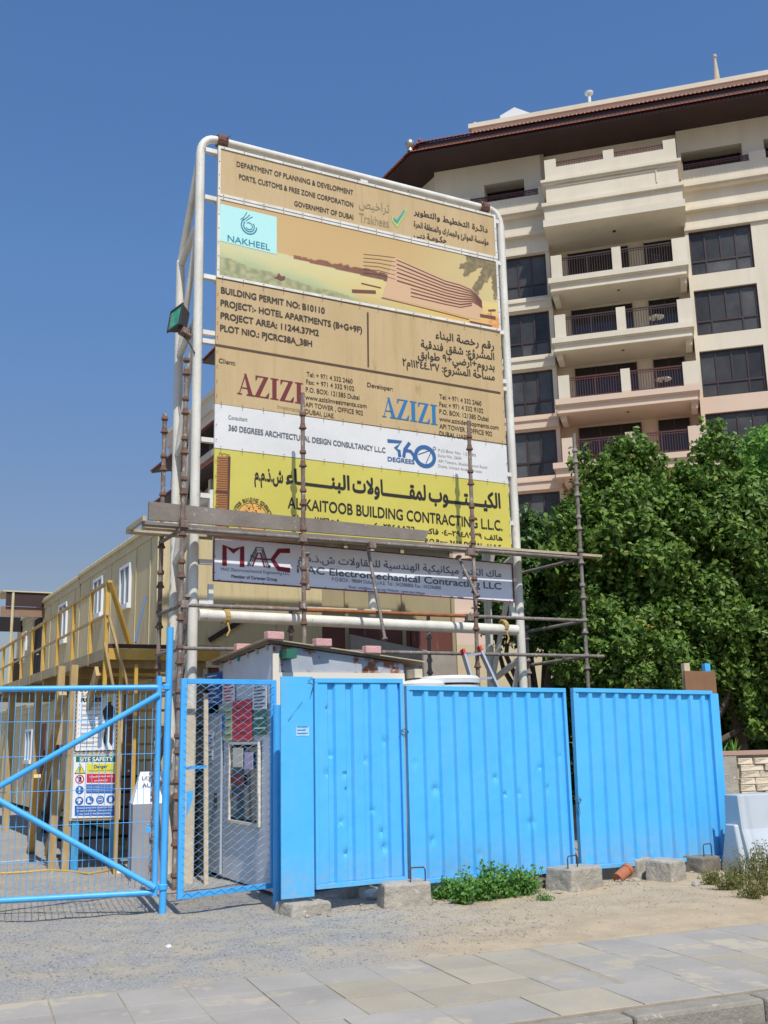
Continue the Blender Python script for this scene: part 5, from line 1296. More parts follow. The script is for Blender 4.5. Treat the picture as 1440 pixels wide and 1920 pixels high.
rock(1305, 1663, .05, 'flat pale stone at the edge of the dry bushes', sd=4); rock(1060, 1678, .028, 'small pale stone left of the smooth concrete block', sd=5); rock(316, 1780, .032, 'lone white lump on the open grey gravel', m=M_bag, sd=6)
b = MB(); g = gnd(702, 1690)
o = rock(702, 1688, .10, 'crumpled white plastic bag under the narrow dented panel', m=M_bag, sd=9, cat='bag', name='plastic_bag', group=None)

# ================================================================== GATES
G = Fr((-2.167, 10.323), 13)
gp = thing('gate_post', G.p(0, 0, 0), 'tall blue pipe gate post standing between the mesh gate and the chain link gate', 'post')
b = MB(); zt = G.q(316, 1176)[1]; b.tube(G.p(0, -.2, 0), G.p(.02, zt, 0), .034, 14); b.build('pipe', M_bluepipe, gp, smooth=True)
b = MB()
for z in (2.13, .27): b.lathe(G.p(0, z-.03, 0), G.p(0, z+.03, 0), [(0, .036), (.01, .046), (.05, .046), (.06, .036)], 12); b.bar(G.p(-.12, z, 0), G.p(.03, z, 0), .03, .03)
build_each(b, 'hinge', M_bluepipe, gp)
mg = thing('mesh_gate', G.p(-1.5, .2, 0), 'wide blue pipe gate of welded mesh with two crossing diagonal braces at the left', 'gate')
GL, GR, Z0, Z1 = -3.1, -.075, .215, 2.13
def gt(P, Q, r, nm, m=M_bluepipe): b = MB(); b.tube(P, Q, r, 12); b.build(nm, m, mg, smooth=True)
gt(G.p(GR, Z0-.02, 0), G.p(GR, 2.24, 0), .027, 'frame_pipe'); gt(G.p(GL, Z0, 0), G.p(GL, Z1, 0), .027, 'frame_pipe')
gt(G.p(GL, Z1, 0), G.p(GR, Z1, 0), .027, 'frame_pipe'); gt(G.p(GL, Z0+.01, 0), G.p(GR, Z0+.01, 0), .027, 'frame_pipe')
zm = G.q(0, 1474)[1]; um = G.q(0, 1474)[0]; zm2 = G.q(0, 1500)[1]
s_ = (2.08-zm)/(GR-um); gt(G.p(um-.06, zm-.06*s_, .03), G.p(GR, 2.06, .03), .028, 'diagonal_brace')
s2_ = (zm2-.27)/(GR-um); gt(G.p(um-.06, zm2+.06*s2_, .03), G.p(GR, .27, .03), .028, 'diagonal_brace')
gt(G.p(um-.06, (zm+zm2)/2-.02, .02), G.p(GL, 2.06, .03), .028, 'diagonal_brace'); gt(G.p(um-.06, (zm+zm2)/2-.02, .02), G.p(GL, .27, .03), .028, 'diagonal_brace')
n = 50
for k in range(1, n):
    u = GR-(GR-GL)*k/n; gt(G.p(u, Z0+.02, -.012), G.p(u+.004*math.sin(k*2.3), Z1-.02, -.012+.004*math.sin(k)), .0029, 'mesh_wire')
for k, (ya, yb) in enumerate(((1353.7, 1349.5), (1421, 1412), (1487.5, 1476), (1553.8, 1538.8), (1622, 1605))):
    za = G.q(0, ya)[1]; zb_ = G.q(285, yb)[1]; gt(G.p(GL, (za+zb_)/2, -.007), G.p(GR, (za+zb_)/2, -.007), .0028, 'mesh_wire')
# chain and padlock
ch = thing('chain', G.p(-.13, 1.2, .05), 'rusty steel chain with a blue painted padlock hanging on the mesh gate', 'chain')
x_, zt = G.q(287, 1475, .05); b = MB(); nlk = 26
for k in range(nlk):
    z = zt-k*.031; x2 = x_+.01*math.sin(k*.5); t = k % 2
    pts = [G.p(x2+(.009*math.cos(a))*(1 if t else .25), z+.019*math.sin(a), .05+(.009*math.cos(a))*(.25 if t else 1)) for a in [2*math.pi*i/8 for i in range(8)]]; b.path(pts, .0032, 5, closed=True)
b.build('links', M_rust, ch)
px_ = G.q(278, 1555, .05); b = MB(); b.box(Fr(G.p(px_[0], px_[1], .05), 13), -.024, .024, -.03, .02, -.01, .012); b.path([G.p(px_[0]-.016, px_[1]+.02, .05), G.p(px_[0]-.016, px_[1]+.045, .05), G.p(px_[0]+.016, px_[1]+.045, .05), G.p(px_[0]+.016, px_[1]+.02, .05)], .004, 6); b.build('padlock', M_bluepipe, ch, bevel=.004)

a_ = gnd(332, 1687, .17); c_ = gnd(517, 1664, .17); CG = Fr((a_.x, a_.y), math.degrees(math.atan2(c_.y-a_.y, c_.x-a_.x))); CW = (c_-a_).length
CZ0 = .17; CZ1 = CG.q(336, 1272)[1]
cg = thing('chain_link_gate', CG.p(CW/2, CZ0, 0), 'narrow blue chain link gate in front of the guard cabin', 'gate')
def cgt(P, Q, r, nm, m=M_bluepipe): b = MB(); b.tube(P, Q, r, 12); return b.build(nm, m, cg, smooth=True)
for (P, Q) in ((CG.p(.03, CZ0, 0), CG.p(.03, CZ1, 0)), (CG.p(CW-.03, CZ0, 0), CG.p(CW-.03, CZ1, 0))):
    b = MB(); b.bar(P, Q, .06, .04); b.build('frame_bar', M_bluepipe, cg, bevel=.004)
for z in (CZ0+.025, CZ1-.025):
    b = MB(); b.bar(CG.p(.062, z, 0), CG.p(CW-.062, z, 0), .04, .05); b.build('frame_bar', M_bluepipe, cg, bevel=.004)
b = MB(); pit = .060; hgt = .074
nn = int((CW-.06)/pit)+1
for k in range(nn):
    u = .05+k*pit; pts = []; nz = int((CZ1-CZ0-.04)/(hgt/2))
    for j in range(nz+1):
        s1_ = 1 if (j+k) % 2 else -1
        uu = min(max(u+s1_*pit/2, .03), CW-.03); uu += .006*mnoise.noise((k*.7, j*.5, 2))
        pts.append(CG.p(uu, CZ0+.02+j*hgt/2, .026+s1_*.004))
    b.path(pts, .0028, 4)
o = b.build('chain_link', mat('blue_wire', L(84,160,214), L(120,178,214), s=12, rough=.5), cg); o['kind'] = 'stuff'
b = MB(); q_ = [CG.q(*p, .03) for p in ((350,1484),(362,1482),(361,1498),(354,1520),(350,1532))]; b.ext(CG, [q_[4], q_[3], q_[2], q_[1], q_[0]], .028, .034); b.build('lock_plate', M_bluepipe, cg)
b = MB(); b.bar(CG.p(.05, CG.q(360,1440)[1], -.03), CG.p(.3, CG.q(382,1438)[1], -.03), .02, .03); b.build('bolt', M_bluepipe, cg)
hp2 = gnd(519, 1702); hpost = thing('hinge_post', hp2, 'short blue pipe post carrying the chain link gate beside the flat blue sheet', 'post')
FH = Fr((hp2.x, hp2.y), 28); zt = FH.q(519, 1322)[1]; b = MB(); b.tube(FH.p(0, -.1, 0), FH.p(0, zt, 0), .038, 14); b.build('pipe', M_bluepipe, hpost, smooth=True)

# ================================================================== SAFETY BOARDS
gl = gnd(137, 1637); SB = Fr((gl.x, gl.y), 6)
sb = thing('safety_board', SB.p(.28, 0, 0), 'pair of safety notice boards one above the other on faded blue legs', 'sign')
def sq(px, py): return SB.q(px, py)
lx0, lx1 = sq(132, 1600)[0], sq(206, 1600)[0]; zb0 = sq(180, 1533)[1]; zb1 = sq(180, 1418)[1]; zt0 = sq(180, 1407)[1]; zt1 = sq(180, 1296)[1]; ux0, ux1 = sq(137, 1480)[0], sq(222, 1480)[0]
for x in (lx0, lx1): b = MB(); b.box(SB, x, x+.09, -.02, zb0+.3, -.07, -.025); b.build('leg', M_bluedull, sb)
b = MB(); b.box(SB, ux0-.035, ux1+.03, zb0-.03, zt1+.04, -.024, -.004); b.build('backboard', M_woodpale, sb)
b = MB(); b.box(SB, ux0, ux1, zb0, zb1, .0, .012); low = b.build('lower_notice', M_swhite, sb)
b = MB(); b.box(SB, ux0+.02, ux1-.02, zt0, zt1, .0, .012); up = b.build('upper_notice', M_swhite, sb)
wq = .014
cs = lambda x, y: (120+x/5.0545, 1280+y/5.0545)
def rect(b, x0, y0, x1, y1, w_=wq):
    p = [sq(*cs(x0, y1)), sq(*cs(x1, y1)), sq(*cs(x1, y0)), sq(*cs(x0, y0))]; b.flat(SB, p, w_)
def sl(parent, m, items, w_=wq+.003, nm='lettering'):
    for it in items:
        b = MB(); put_text(b, SB, it[0], cs(*it[1]), cs(*it[2]), it[3]/5.05, w_, bold=it[4] if len(it) > 4 else .01); b.build(nm, m, parent)
b = MB(); rect(b, 115, 697, 490, 752); b.build('band', M_green, low)
b = MB(); rect(b, 218, 766, 485, 852); b.build('band', M_syel, low)
b = MB(); rect(b, 216, 862, 485, 948); b.build('band', M_sred, low)
b = MB(); rect(b, 212, 962, 483, 1048); rect(b, 104, 1165, 480, 1262)
for x, y in ((150, 1018), (146, 1120), (245, 1115), (345, 1110), (443, 1105)): disc(b, SB, sq(*cs(x, y)), .053, wq, 20)
b.build('band', M_sblue, low)
sl(low, M_swhite, [('SITE SAFETY', (145, 748), (465, 742), 38, .03), ('Unauthorised entry', (242, 900), (465, 892), 18), ('prohibited', (290, 936), (410, 932), 18)] +
   [('Persons working on this site must comply', (222, 985+k*15), (472, 981+k*15), 8) for k in range(4)] +
   [('Personal protective equipment must', (122, 1196), (462, 1184), 17), ('be worn at all times. Failure to do so', (122, 1224), (462, 1214), 17), ('may result in disciplinary action', (142, 1252), (440, 1243), 17)])
sl(low, M_inkg, [('Danger', (283, 810), (412, 806), 28, .03), ('Construction work in progress', (235, 840), (468, 834), 12)])
b = MB(); c_ = sq(*cs(154, 822)); r_ = .058; tri = [(c_[0]-r_, c_[1]-r_*.8), (c_[0]+r_, c_[1]-r_*.8), (c_[0], c_[1]+r_)]; b.flat(SB, [(c_[0]-r_*1.2, c_[1]-r_*.95), (c_[0]+r_*1.2, c_[1]-r_*.95), (c_[0], c_[1]+r_*1.2)], wq); b.box(SB, c_[0]-.006, c_[0]+.006, c_[1]-.015, c_[1]+.03, wq+.004, wq+.005); b.box(SB, c_[0]-.006, c_[0]+.006, c_[1]-.037, c_[1]-.025, wq+.004, wq+.005); b.build('warning_mark', M_black, low)
b = MB(); b.flat(SB, tri, wq+.002); b.build('warning_triangle', M_syel, low)
b = MB(); c_ = sq(*cs(151, 915)); disc(b, SB, c_, .057, wq, 22, .043); stroke(b, SB, [(c_[0]-.035, c_[1]+.035), (c_[0]+.035, c_[1]-.035)], .01, wq+.003, uv=True); b.build('prohibition_ring', M_sred, low)
b = MB(); b.flat(SB, [(c_[0]-.018, c_[1]-.03), (c_[0]+.018, c_[1]-.03), (c_[0]+.024, c_[1]+.018), (c_[0]+.01, c_[1]+.034), (c_[0]-.014, c_[1]+.03)], wq+.001); b.build('hand_mark', M_black, low)
b = MB()
c_ = sq(*cs(150, 1018)); b.flat(SB, [(c_[0]-.005, c_[1]-.008), (c_[0]+.005, c_[1]-.008), (c_[0]+.01, c_[1]+.036), (c_[0]-.01, c_[1]+.036)], wq+.002); disc(b, SB, (c_[0], c_[1]-.026), .009, wq+.002, 10)
for i, (x, y) in enumerate(((146, 1120), (245, 1115), (345, 1110), (443, 1105))):
    c_ = sq(*cs(x, y))
    if i == 0: b.flat(SB, [(c_[0]-.035, c_[1]+.0), (c_[0]+.035, c_[1]+.0), (c_[0]+.022, c_[1]+.03), (c_[0]-.022, c_[1]+.03)], wq+.002); disc(b, SB, (c_[0], c_[1]-.016), .016, wq+.002, 12)
    if i == 1: b.flat(SB, [(c_[0]-.03, c_[1]-.028), (c_[0]+.03, c_[1]-.028), (c_[0]+.028, c_[1]-.01), (c_[0], c_[1]-.002), (c_[0]-.006, c_[1]+.032), (c_[0]-.026, c_[1]+.032)], wq+.002)
    if i == 2: disc(b, SB, c_, .036, wq+.002, 16, .03); b.flat(SB, [(c_[0]-.022, c_[1]-.004), (c_[0]+.022, c_[1]-.004), (c_[0]+.022, c_[1]+.012), (c_[0]-.022, c_[1]+.012)], wq+.002)
    if i == 3: b.flat(SB, [(c_[0]-.018, c_[1]-.032), (c_[0]+.016, c_[1]-.032), (c_[0]+.02, c_[1]+.02), (c_[0]+.004, c_[1]+.034), (c_[0]-.018, c_[1]+.02)], wq+.002)
b.build('pictogram', M_swhite, low)
sl(up, M_gold, [('SAFETY', (160, 132), (395, 128), 34, .03)]); sl(up, M_black, [('RULES', (160, 182), (360, 178), 36, .05)])
b = MB(); rows = [(212,1),(258,1),(303,1),(348,1),(392,1),(436,1),(478,1),(522,1),(562,1),(606,1)]
for i, (y, _) in enumerate(rows):
    for k in range(2 if i % 2 == 0 else 1): 
        p = [sq(*cs(172-i*2, y+k*13)), sq(*cs((360 if k == 0 else 320)-i*4, y+k*13-2))]; stroke(b, SB, p, .006, wq+.002, uv=True)
    disc(b, SB, sq(*cs(150-i*2, y)), .006, wq+.002, 8)
b.build('print_line', M_inkl, up)
b = MB()   # hazard border
for (x0, y0, x1, y1) in ((118, 80, 500, 76), (100, 650, 500, 640)):
    for k in range(10):
        t0, t1 = k/10, (k+.5)/10; stroke(b, SB, [sq(*cs(x0+(x1-x0)*t0, y0+(y1-y0)*t0)), sq(*cs(x0+(x1-x0)*t1, y0+(y1-y0)*t1))], .014, wq+.002, uv=True)
for (x0, y0, x1, y1) in ((122, 85, 100, 645), (506, 85, 500, 640)):
    for k in range(14):
        t0, t1 = k/14, (k+.5)/14; stroke(b, SB, [sq(*cs(x0+(x1-x0)*t0, y0+(y1-y0)*t0)), sq(*cs(x0+(x1-x0)*t1, y0+(y1-y0)*t1))], .014, wq+.002, uv=True)
b.build('hazard_border', M_black, up)
def fig(b, pts): b.flat(SB, [sq(*cs(*p)) for p in pts], wq+.002)
b = MB(); fig(b, [(398,610),(375,560),(392,370),(372,300),(368,265),(395,230),(415,205),(450,205),(478,240),(480,300),(462,330),(468,420),(470,560),(450,600),(430,560),(434,400),(420,380),(412,560)]); disc(b, SB, sq(*cs(432, 185)), .03, wq+.002, 14); b.build('printed_worker', M_ink, up)
b = MB(); disc(b, SB, sq(*cs(432, 160)), .034, wq+.004, 14)
for p in (((395,270),(420,225)), ((425,270),(450,225)), ((400,285),(450,262)), ((372,585),(405,582)), ((405,608),(455,600)), ((388,340),(395,310))): stroke(b, SB, [sq(*cs(*q)) for q in p], .014, wq+.004)
b.build('printed_worker_yellow', M_syel, up)

# grey box with a slanting white top (sign-in desk)
gd = gnd(290, 1655); DK = Fr((gd.x, gd.y), 20); dsk = thing('sign_in_desk', DK.p(0, 0, -.25), 'grey wooden desk box with a slanting white lid and handwritten letters behind the mesh gate', 'desk')
x0, x1 = DK.q(248, 1560)[0], DK.q(300, 1560)[0]+.1; zt = DK.q(270, 1508)[1]; zz = DK.q(290, 1445, -.35)[1]
b = MB(); b.box(DK, x0, x1, .0, zt, -.4, 0); b.build('front', mat('grey_ply', L(158,156,156), L(142,140,142), s=3, rough=.75), dsk)
b = MB(); b.hexa([DK.p(x0, zt+.003, .0), DK.p(x1, zt+.003, .0), DK.p(x1, zt+.003, -.4), DK.p(x0, zt+.003, -.4), DK.p(x0+.12, zz-.01, -.34), DK.p(x1, zz-.01, -.34), DK.p(x1, zz-.01, -.4), DK.p(x0+.12, zz-.01, -.4)]); b.build('lid', M_swhite, dsk)
b = MB()
for s_, t in (('LOG', .72), ('AUTO', .5)):
    G_ = glyphs(s_, .01)
    def lp(x, y):
        uu = x0+.12+x*.085; tt = t+y*.16; return DK.p(uu, zt+(zz-zt)*tt, -.34*tt)+DK.N*.012+Vector((0,0,.008))
    b.add([lp(*v) for v in G_[0]], G_[1])
b.build('lettering', M_ink, dsk)
# yellow hose and white cord on the yard floor
b = MB(); b.path([gnd(x, y)+Vector((0,0,.03)) for x, y in ((-60,1655),(0,1642),(45,1640),(90,1636),(130,1638),(165,1643),(195,1638),(215,1634),(240,1640))], .013, 8); o = b.build('hose', M_hose, smooth=True); tag(o, 'yellow hose lying across the gravel behind the mesh gate', 'hose')
b = MB(); b.path([gnd(x, y)+Vector((0,0,.02)) for x, y in ((-40,1622),(20,1618),(60,1614),(90,1625),(105,1632),(95,1640))], .006, 6); o = b.build('cord', M_bag, smooth=True); tag(o, 'thin white cord curling over the gravel further back than the yellow hose', 'cord')
b = MB(); g = gnd(213, 1642); b.lathe(g+Vector((0,0,.03)), g+Vector((.18,.03,.03)), [(0,.028),(.12,.03),(.15,.014),(.18,.014)], 10); o = b.build('bottle', M_bag, smooth=True); tag(o, 'empty white bottle lying on the gravel under the safety boards', 'bottle')
# things leaning by the left billboard post behind the chain link gate
for i, (px, py, pt_, wd, m, lab) in enumerate(((352, 1660, (357, 1318), .10, M_woodpale, 'pale wide plank standing against the left billboard post'), (344, 1655, (348, 1330), .05, M_wood, 'narrow reddish batten standing beside the pale plank'), (386, 1660, (386, 1300), .05, M_woodpale, 'rust stained batten standing at the corner of the guard cabin'))):
    g = gnd(px, py); fa = Fr((g.x, g.y+.15), 28); b = MB(); b.bar(g, fa.pt(*pt_), wd, .03); o = b.build('plank', m); tag(o, lab, 'plank')
g = gnd(372, 1652); b = MB(); b.box(Fr((g.x-.05, g.y+.35), 28), -.1, .22, 0, 2.35, -.05, 0); o = b.build('gap_darkness_sheet', M_dark); tag(o, 'dark upright sheet added for the darkness in the gap between the planks and the guard cabin', 'sheet')  # added dark sheet, stands in for the darkness of the gap

# ladder, tank behind the hoarding
HL = Fr(H.p(0, 0, -1.98), 28); lad = thing('ladder', HL.p(2, 0, 0), 'aluminium ladder with red end caps leaning behind the middle hoarding panel', 'ladder')
LT = Fr(B.p(0, 0, .62), 28)
t1, t2 = LT.pt(868, 1222), LT.pt(899, 1216); b1_, b2_ = HL.pt(905, 1345), HL.pt(958, 1345)
d1, d2 = (t1-b1_), (t2-b2_)
for P, Q in ((b1_, t1), (b2_, t2)):
    e = P+(P-Q)*((P.z-.02)/(Q.z-P.z)); b = MB(); b.bar(e, Q, .03, .075); b.build('stile', M_alu, lad); b = MB(); b.bar(Q-(Q-P).normalized()*.04, Q+(Q-P).normalized()*.03, .036, .08); b.build('end_cap', M_redcap, lad)
for k in range(9):
    t = .93-k*.36; 
    P, Q = b1_.lerp(t1, t), b2_.lerp(t2, t)
    if P.z < .1: break
    b = MB(); b.bar(P, Q, .035, .03); b.build('rung', M_alu, lad)
tk = thing('water_tank', H.p(1.0, 0, -1.4), 'round white tank with a flat lid just showing over the middle hoarding panel', 'tank'); HT = Fr(H.p(0, 0, -1.2), 28); cx, ct = HT.q(842, 1268)
P = HT.p(cx, 0, 0); b = MB(); b.lathe(P, P+Vector((0,0,1)), [(0, .34), (ct-.12, .36), (ct-.1, .30)], 24); b.build('barrel', M_tank, tk, smooth=True)
b = MB(); b.lathe(P+Vector((0,0,ct-.09)), P+Vector((0,0,ct)), [(0, .37), (.05, .37), (.085, .33), (.09, .1)], 24); b.build('lid', M_tank, tk, smooth=True)
b = MB(); P2_ = HT.p(cx-.42, 0, .1); b.lathe(P2_, P2_+Vector((0,0,1)), [(0, .26), (ct-.1, .26), (ct-.06, .2), (ct-.04, .05)], 20); o = b.build('drum', M_tank, smooth=True); tag(o, 'smaller white drum half hidden left of the round white tank', 'drum')

# ================================================================== STONE WALL, BARRIER
SW = Fr((4.5, 14.2), 15); sw = thing('stone_wall', SW.p(2, 0, 0), 'low wall faced with cream split stone beyond the white barrier', 'wall')
x0 = SW.q(1347, 1500)[0]; x1 = x0+6; zt = SW.q(1400, 1408)[1]
b = MB(); b.box(SW, x0-.9, x1, 0, zt-.05, -.3, -.03); b.build('core', M_plaster, sw)
b = MB(); b.box(SW, x0-1.0, x1+.05, zt-.05, zt, -.33, .04); b.build('coping', M_fascia if False else mat('pinkish_coping', L(176,142,126), rough=.85), sw)
b = MB(); b.box(SW, x0-.9, x0+.30, 0, zt-.06, -.03, .035); b.build('rough_render', M_conc, sw)
xs0 = x0+.31; row = 0; z = .02; stone_me = []
for k in range(4):
    b = MB(); w_, h_ = (.30, .42, .24, .36)[k], .085; rr = random.Random(k)
    b.hexa([Vector((-w_/2+.004, -.02, 0)), Vector((w_/2-.004, -.02, 0)), Vector((w_/2-.004, .05, 0)), Vector((-w_/2+.004, .05, 0)), Vector((-w_/2+.008, -.03-rr.uniform(0,.015), h_-.006)), Vector((w_/2-.008, -.012, h_-.006)), Vector((w_/2-.008, .05, h_-.006)), Vector((-w_/2+.008, .05, h_-.006))])
    o = b.build('stone', M_stone, bevel=.006); stone_me.append((o, w_))
while z < zt-.12:
    u = xs0+random.uniform(0, .05)
    while u < x1-.4:
        src, w_ = random.choice(stone_me); c = src.copy(); COL.objects.link(c); c.parent = sw; c.name = 'stone'
        c.location = SW.p(u+w_/2, z, -.0+random.uniform(-.015, .02))-sw.location; c.rotation_euler = (0, 0, rad(15+random.uniform(-2, 2))); u += w_
    z += .0865
for o, _ in stone_me: bpy.data.objects.remove(o)
BR = Fr((4.1, 12.4), 20)
br = thing('road_barrier', BR.p(.5, 0, 0), 'white plastic road barrier with a scooped top at the right edge', 'barrier')
x0, zt = BR.q(1367, 1490); LEN_ = 1.6
prof = [(0, 0, .30), (0, .12, .30), (.015, .2, .24), (.03, .50, .15), (.03, zt, .12)]   # (inset, z, half depth)
def bar_sec(u, k0=0): return [BR.p(u, z_, d) for (_, z_, d) in prof]+[BR.p(u, z_, -d) for (_, z_, d) in reversed(prof)]
b = MB(); us = [x0+.02+k*(LEN_-.02)/30 for k in range(31)]; rings = []
for u in us:
    t = (u-us[0]); sec = []
    flute = .035 if (abs(((t-.02) % .75)-.06) < .05) else 0
    scoop = .04*max(0, 1-abs(((t) % .9)-.5)*3)
    for (i_, z_, d) in prof: sec.append(BR.p(u, z_, d-flute*(1 if z_ > .1 else 0)-(scoop if .3 < z_ else 0)))
    for (i_, z_, d) in reversed(prof): sec.append(BR.p(u, z_, -(d-flute*(1 if z_ > .1 else 0))))
    rings.append(sec)
n = len(rings[0]); vs = [v for r in rings for v in r]; fsx = [(i*n+k, i*n+(k+1) % n, (i+1)*n+(k+1) % n, (i+1)*n+k) for i in range(len(rings)-1) for k in range(n)]+[tuple(range(n-1, -1, -1)), tuple(range((len(rings)-1)*n, len(rings)*n))]
b.add([tuple(v) for v in vs], fsx); b.build('body', M_barrier, br, bevel=.012)
b = MB(); b.hexa([BR.p(x0-.05, 0, .2), BR.p(x0+.018, 0, .22), BR.p(x0+.018, 0, -.22), BR.p(x0-.05, 0, -.2), BR.p(x0-.03, .55, .08), BR.p(x0+.018, .55, .10), BR.p(x0+.018, .55, -.10), BR.p(x0-.03, .55, -.08)]); b.build('end_lug', M_barrier, br, bevel=.015)

# ================================================================== PLANTS
def leaves(name, pts, nrm, size, m, parent, kind=None, jitter=.8, droop=.0, asp=.62):
    n = len(pts); pts = np.asarray(pts, float); a = rng.normal(size=(n, 3)); nr = np.asarray(nrm)+rng.normal(size=(n, 3))*jitter; nr /= np.linalg.norm(nr, axis=1)[:, None]
    a[:, 2] -= droop; a -= nr*(a*nr).sum(1)[:, None]; a /= np.linalg.norm(a, axis=1)[:, None]; c = np.cross(nr, a)
    s = size*rng.uniform(.65, 1.3, n)[:, None]
    tip = pts+a*s*.62; base = pts-a*s*.5; l = pts+c*s*asp*.5+nr*s*.12-a*s*.05; r = pts-c*s*asp*.5+nr*s*.12-a*s*.05
    off = np.array(wl(parent)); V = np.stack([base, r, tip, l], 1).reshape(-1, 3)-off
    idx = np.arange(n)*4; F = np.stack([idx, idx+1, idx+2, idx, idx+2, idx+3], 1).reshape(-1, 3)
    me = bpy.data.meshes.new(name); me.vertices.add(n*4); me.vertices.foreach_set('co', V.ravel()); me.loops.add(n*6); me.loops.foreach_set('vertex_index', F.ravel().astype(np.int32))
    me.polygons.add(n*2); me.polygons.foreach_set('loop_start', np.arange(n*2, dtype=np.int32)*3); me.polygons.foreach_set('loop_total', np.full(n*2, 3, np.int32)); me.update(); me.validate()
    me.materials.append(m); o = bpy.data.objects.new(name, me); COL.objects.link(o); o.parent = parent
    if kind: o['kind'] = kind
    return o
def tree(P, blobs, label, m, nshoot, per, size, trunk_h, group='trees behind the hoarding', dens=1.0):
    """blobs: (x,y,z,rx,ry,rz) ellipsoids; shoots are short upward sprigs of leaves spread through them"""
    t = thing('leafy_tree', P, label, 'tree', group); P = Vector(P)
    b = MB(); cen = Vector((sum(q[0] for q in blobs)/len(blobs), sum(q[1] for q in blobs)/len(blobs), trunk_h))
    b.path([P, P+(cen-P)*.5+Vector((.08, 0, 0)), cen], [.13, .10, .08], 10); b.build('trunk', M_bark, t, smooth=True)
    b = MB()
    for q in blobs:
        e = Vector(q[:3]); b.path([cen, cen.lerp(e, .5)+Vector((rng.normal()*.15, rng.normal()*.15, .1)), e+Vector((0,0,q[5]*.5))], [.06, .04, .015], 7)
        for k in range(4):
            d = rng.normal(size=3); d /= np.linalg.norm(d); d[2] = abs(d[2]); b.path([e, e+Vector((d[0]*q[3]*.8, d[1]*q[4]*.8, d[2]*q[5]*.8))], [.025, .008], 5)
    b.build('limb', M_bark, t, smooth=True)
    PT = []; NR = []; CL = []
    for q in blobs:                      # boughs: leaf clumps set over each lobe with gaps between them
        rm = (q[3]*q[4]*q[5])**(1/3); nc = max(3, int(12.5*(rm/.5)**1.9*dens))
        for _ in range(nc):
            d = rng.normal(size=3); d /= np.linalg.norm(d); r = rng.uniform(.62, 1.05)
            CL.append((np.array(q[:3])+d*r*np.array(q[3:]), d, min(.34, rm*.44)*rng.uniform(.65, 1.35)))
    for (c0_, d, cr_) in CL:
        if c0_[2] < .3: continue
        for _ in range(int(rng.integers(9, 15)*(cr_/.24)**1.5)+2):
            e = rng.normal(size=3); e /= np.linalg.norm(e); c = c0_+e*cr_*rng.uniform(.2, .8)
            dr = d*np.array([.45, .45, .2])+e*.35+np.array([0, 0, .9])*(1 if d[2] > -.35 else -.1)+rng.normal(size=3)*.15; dr /= np.linalg.norm(dr)
            ln = rng.uniform(.16, .34)*(1.35 if d[2] > .6 else 1); k = int(rng.integers(int(per*.55), int(per*.95))); tt = rng.uniform(0, 1, k)**.85; sp_ = (1-tt*.72)*.062+.016
            PT.append(c+dr*tt[:, None]*ln+rng.normal(size=(k, 3))*sp_[:, None]); NR.append(rng.normal(size=(k, 3))*.55+e*.5+d*.5+np.array([.1, -.35, .45]))
    nin = int(len(CL)*34)                # sparse inner leaves so the heart of the crown is closed but dark
    for _ in range(nin//12):
        q = blobs[rng.integers(len(blobs))]; e = rng.normal(size=3); e /= np.linalg.norm(e); c = np.array(q[:3])+e*rng.uniform(.1, .6)*np.array(q[3:])
        PT.append(c+rng.normal(size=(12, 3))*.1); NR.append(rng.normal(size=(12, 3)))
    leaves('crown', np.concatenate(PT), np.concatenate(NR), size, m, t, droop=.35)
    return t
TR = Fr((3, 15.9), 15)
def tp(px, py, w_=0): return TR.pt(px, py, w_)
def bl(px, py, w_, rx, ry, rz): p = tp(px, py, w_); return (p.x, p.y, p.z, rx, ry, rz)
tree((3.9, 16.6, 0), [bl(1168, 940, 0, .42, .5, .55), bl(1215, 1010, .2, .72, .7, .65), bl(1140, 1030, .1, .55, .6, .55), bl(1120, 1120, -.3, .62, .6, .65), bl(1085, 1010, 0, .38, .4, .42), bl(1050, 1060, 0, .32, .4, .35), bl(1230, 1130, -.3, .85, .7, .75), bl(1162, 850, 0, .14, .2, .36), bl(1172, 900, 0, .24, .3, .25), bl(1097, 930, 0, .17, .25, .38), bl(1205, 875, .0, .16, .2, .4), bl(1238, 915, .0, .2, .25, .42), bl(1180, 1200, .1, .85, .7, .6)],
     'tall dense green tree in the middle of the group, rising beside the lowest hotel balcony', M_leaf, 1500, 32, .10, 2.2)
tree((5.6, 17.1, 0), [bl(1335, 945, 0, .38, .5, .55), bl(1350, 1030, .1, .7, .7, .65), bl(1285, 1020, .1, .45, .6, .55), bl(1420, 1110, 0, .8, .8, .8), bl(1320, 1150, -.2, .8, .8, .75), bl(1326, 848, 0, .13, .2, .38), bl(1330, 900, 0, .2, .25, .3), bl(1380, 1210, .1, .9, .8, .7), bl(1290, 900, 0, .13, .2, .34), bl(1395, 990, .1, .6, .7, .6), bl(1372, 880, 0, .16, .2, .36)],
     'broad dense green tree at the right with a pointed top before the hotel windows', M_leaf, 1500, 32, .10, 2.0)
tree((6.9, 18.0, 0), [bl(1440, 880, -.8, .55, .6, .55), bl(1490, 930, -.8, .9, 1, .9), bl(1440, 985, -.9, .8, 1, .7)],
     'lighter yellow green feathery tree at the right picture edge', M_leafl, 800, 24, .075, 2.5)
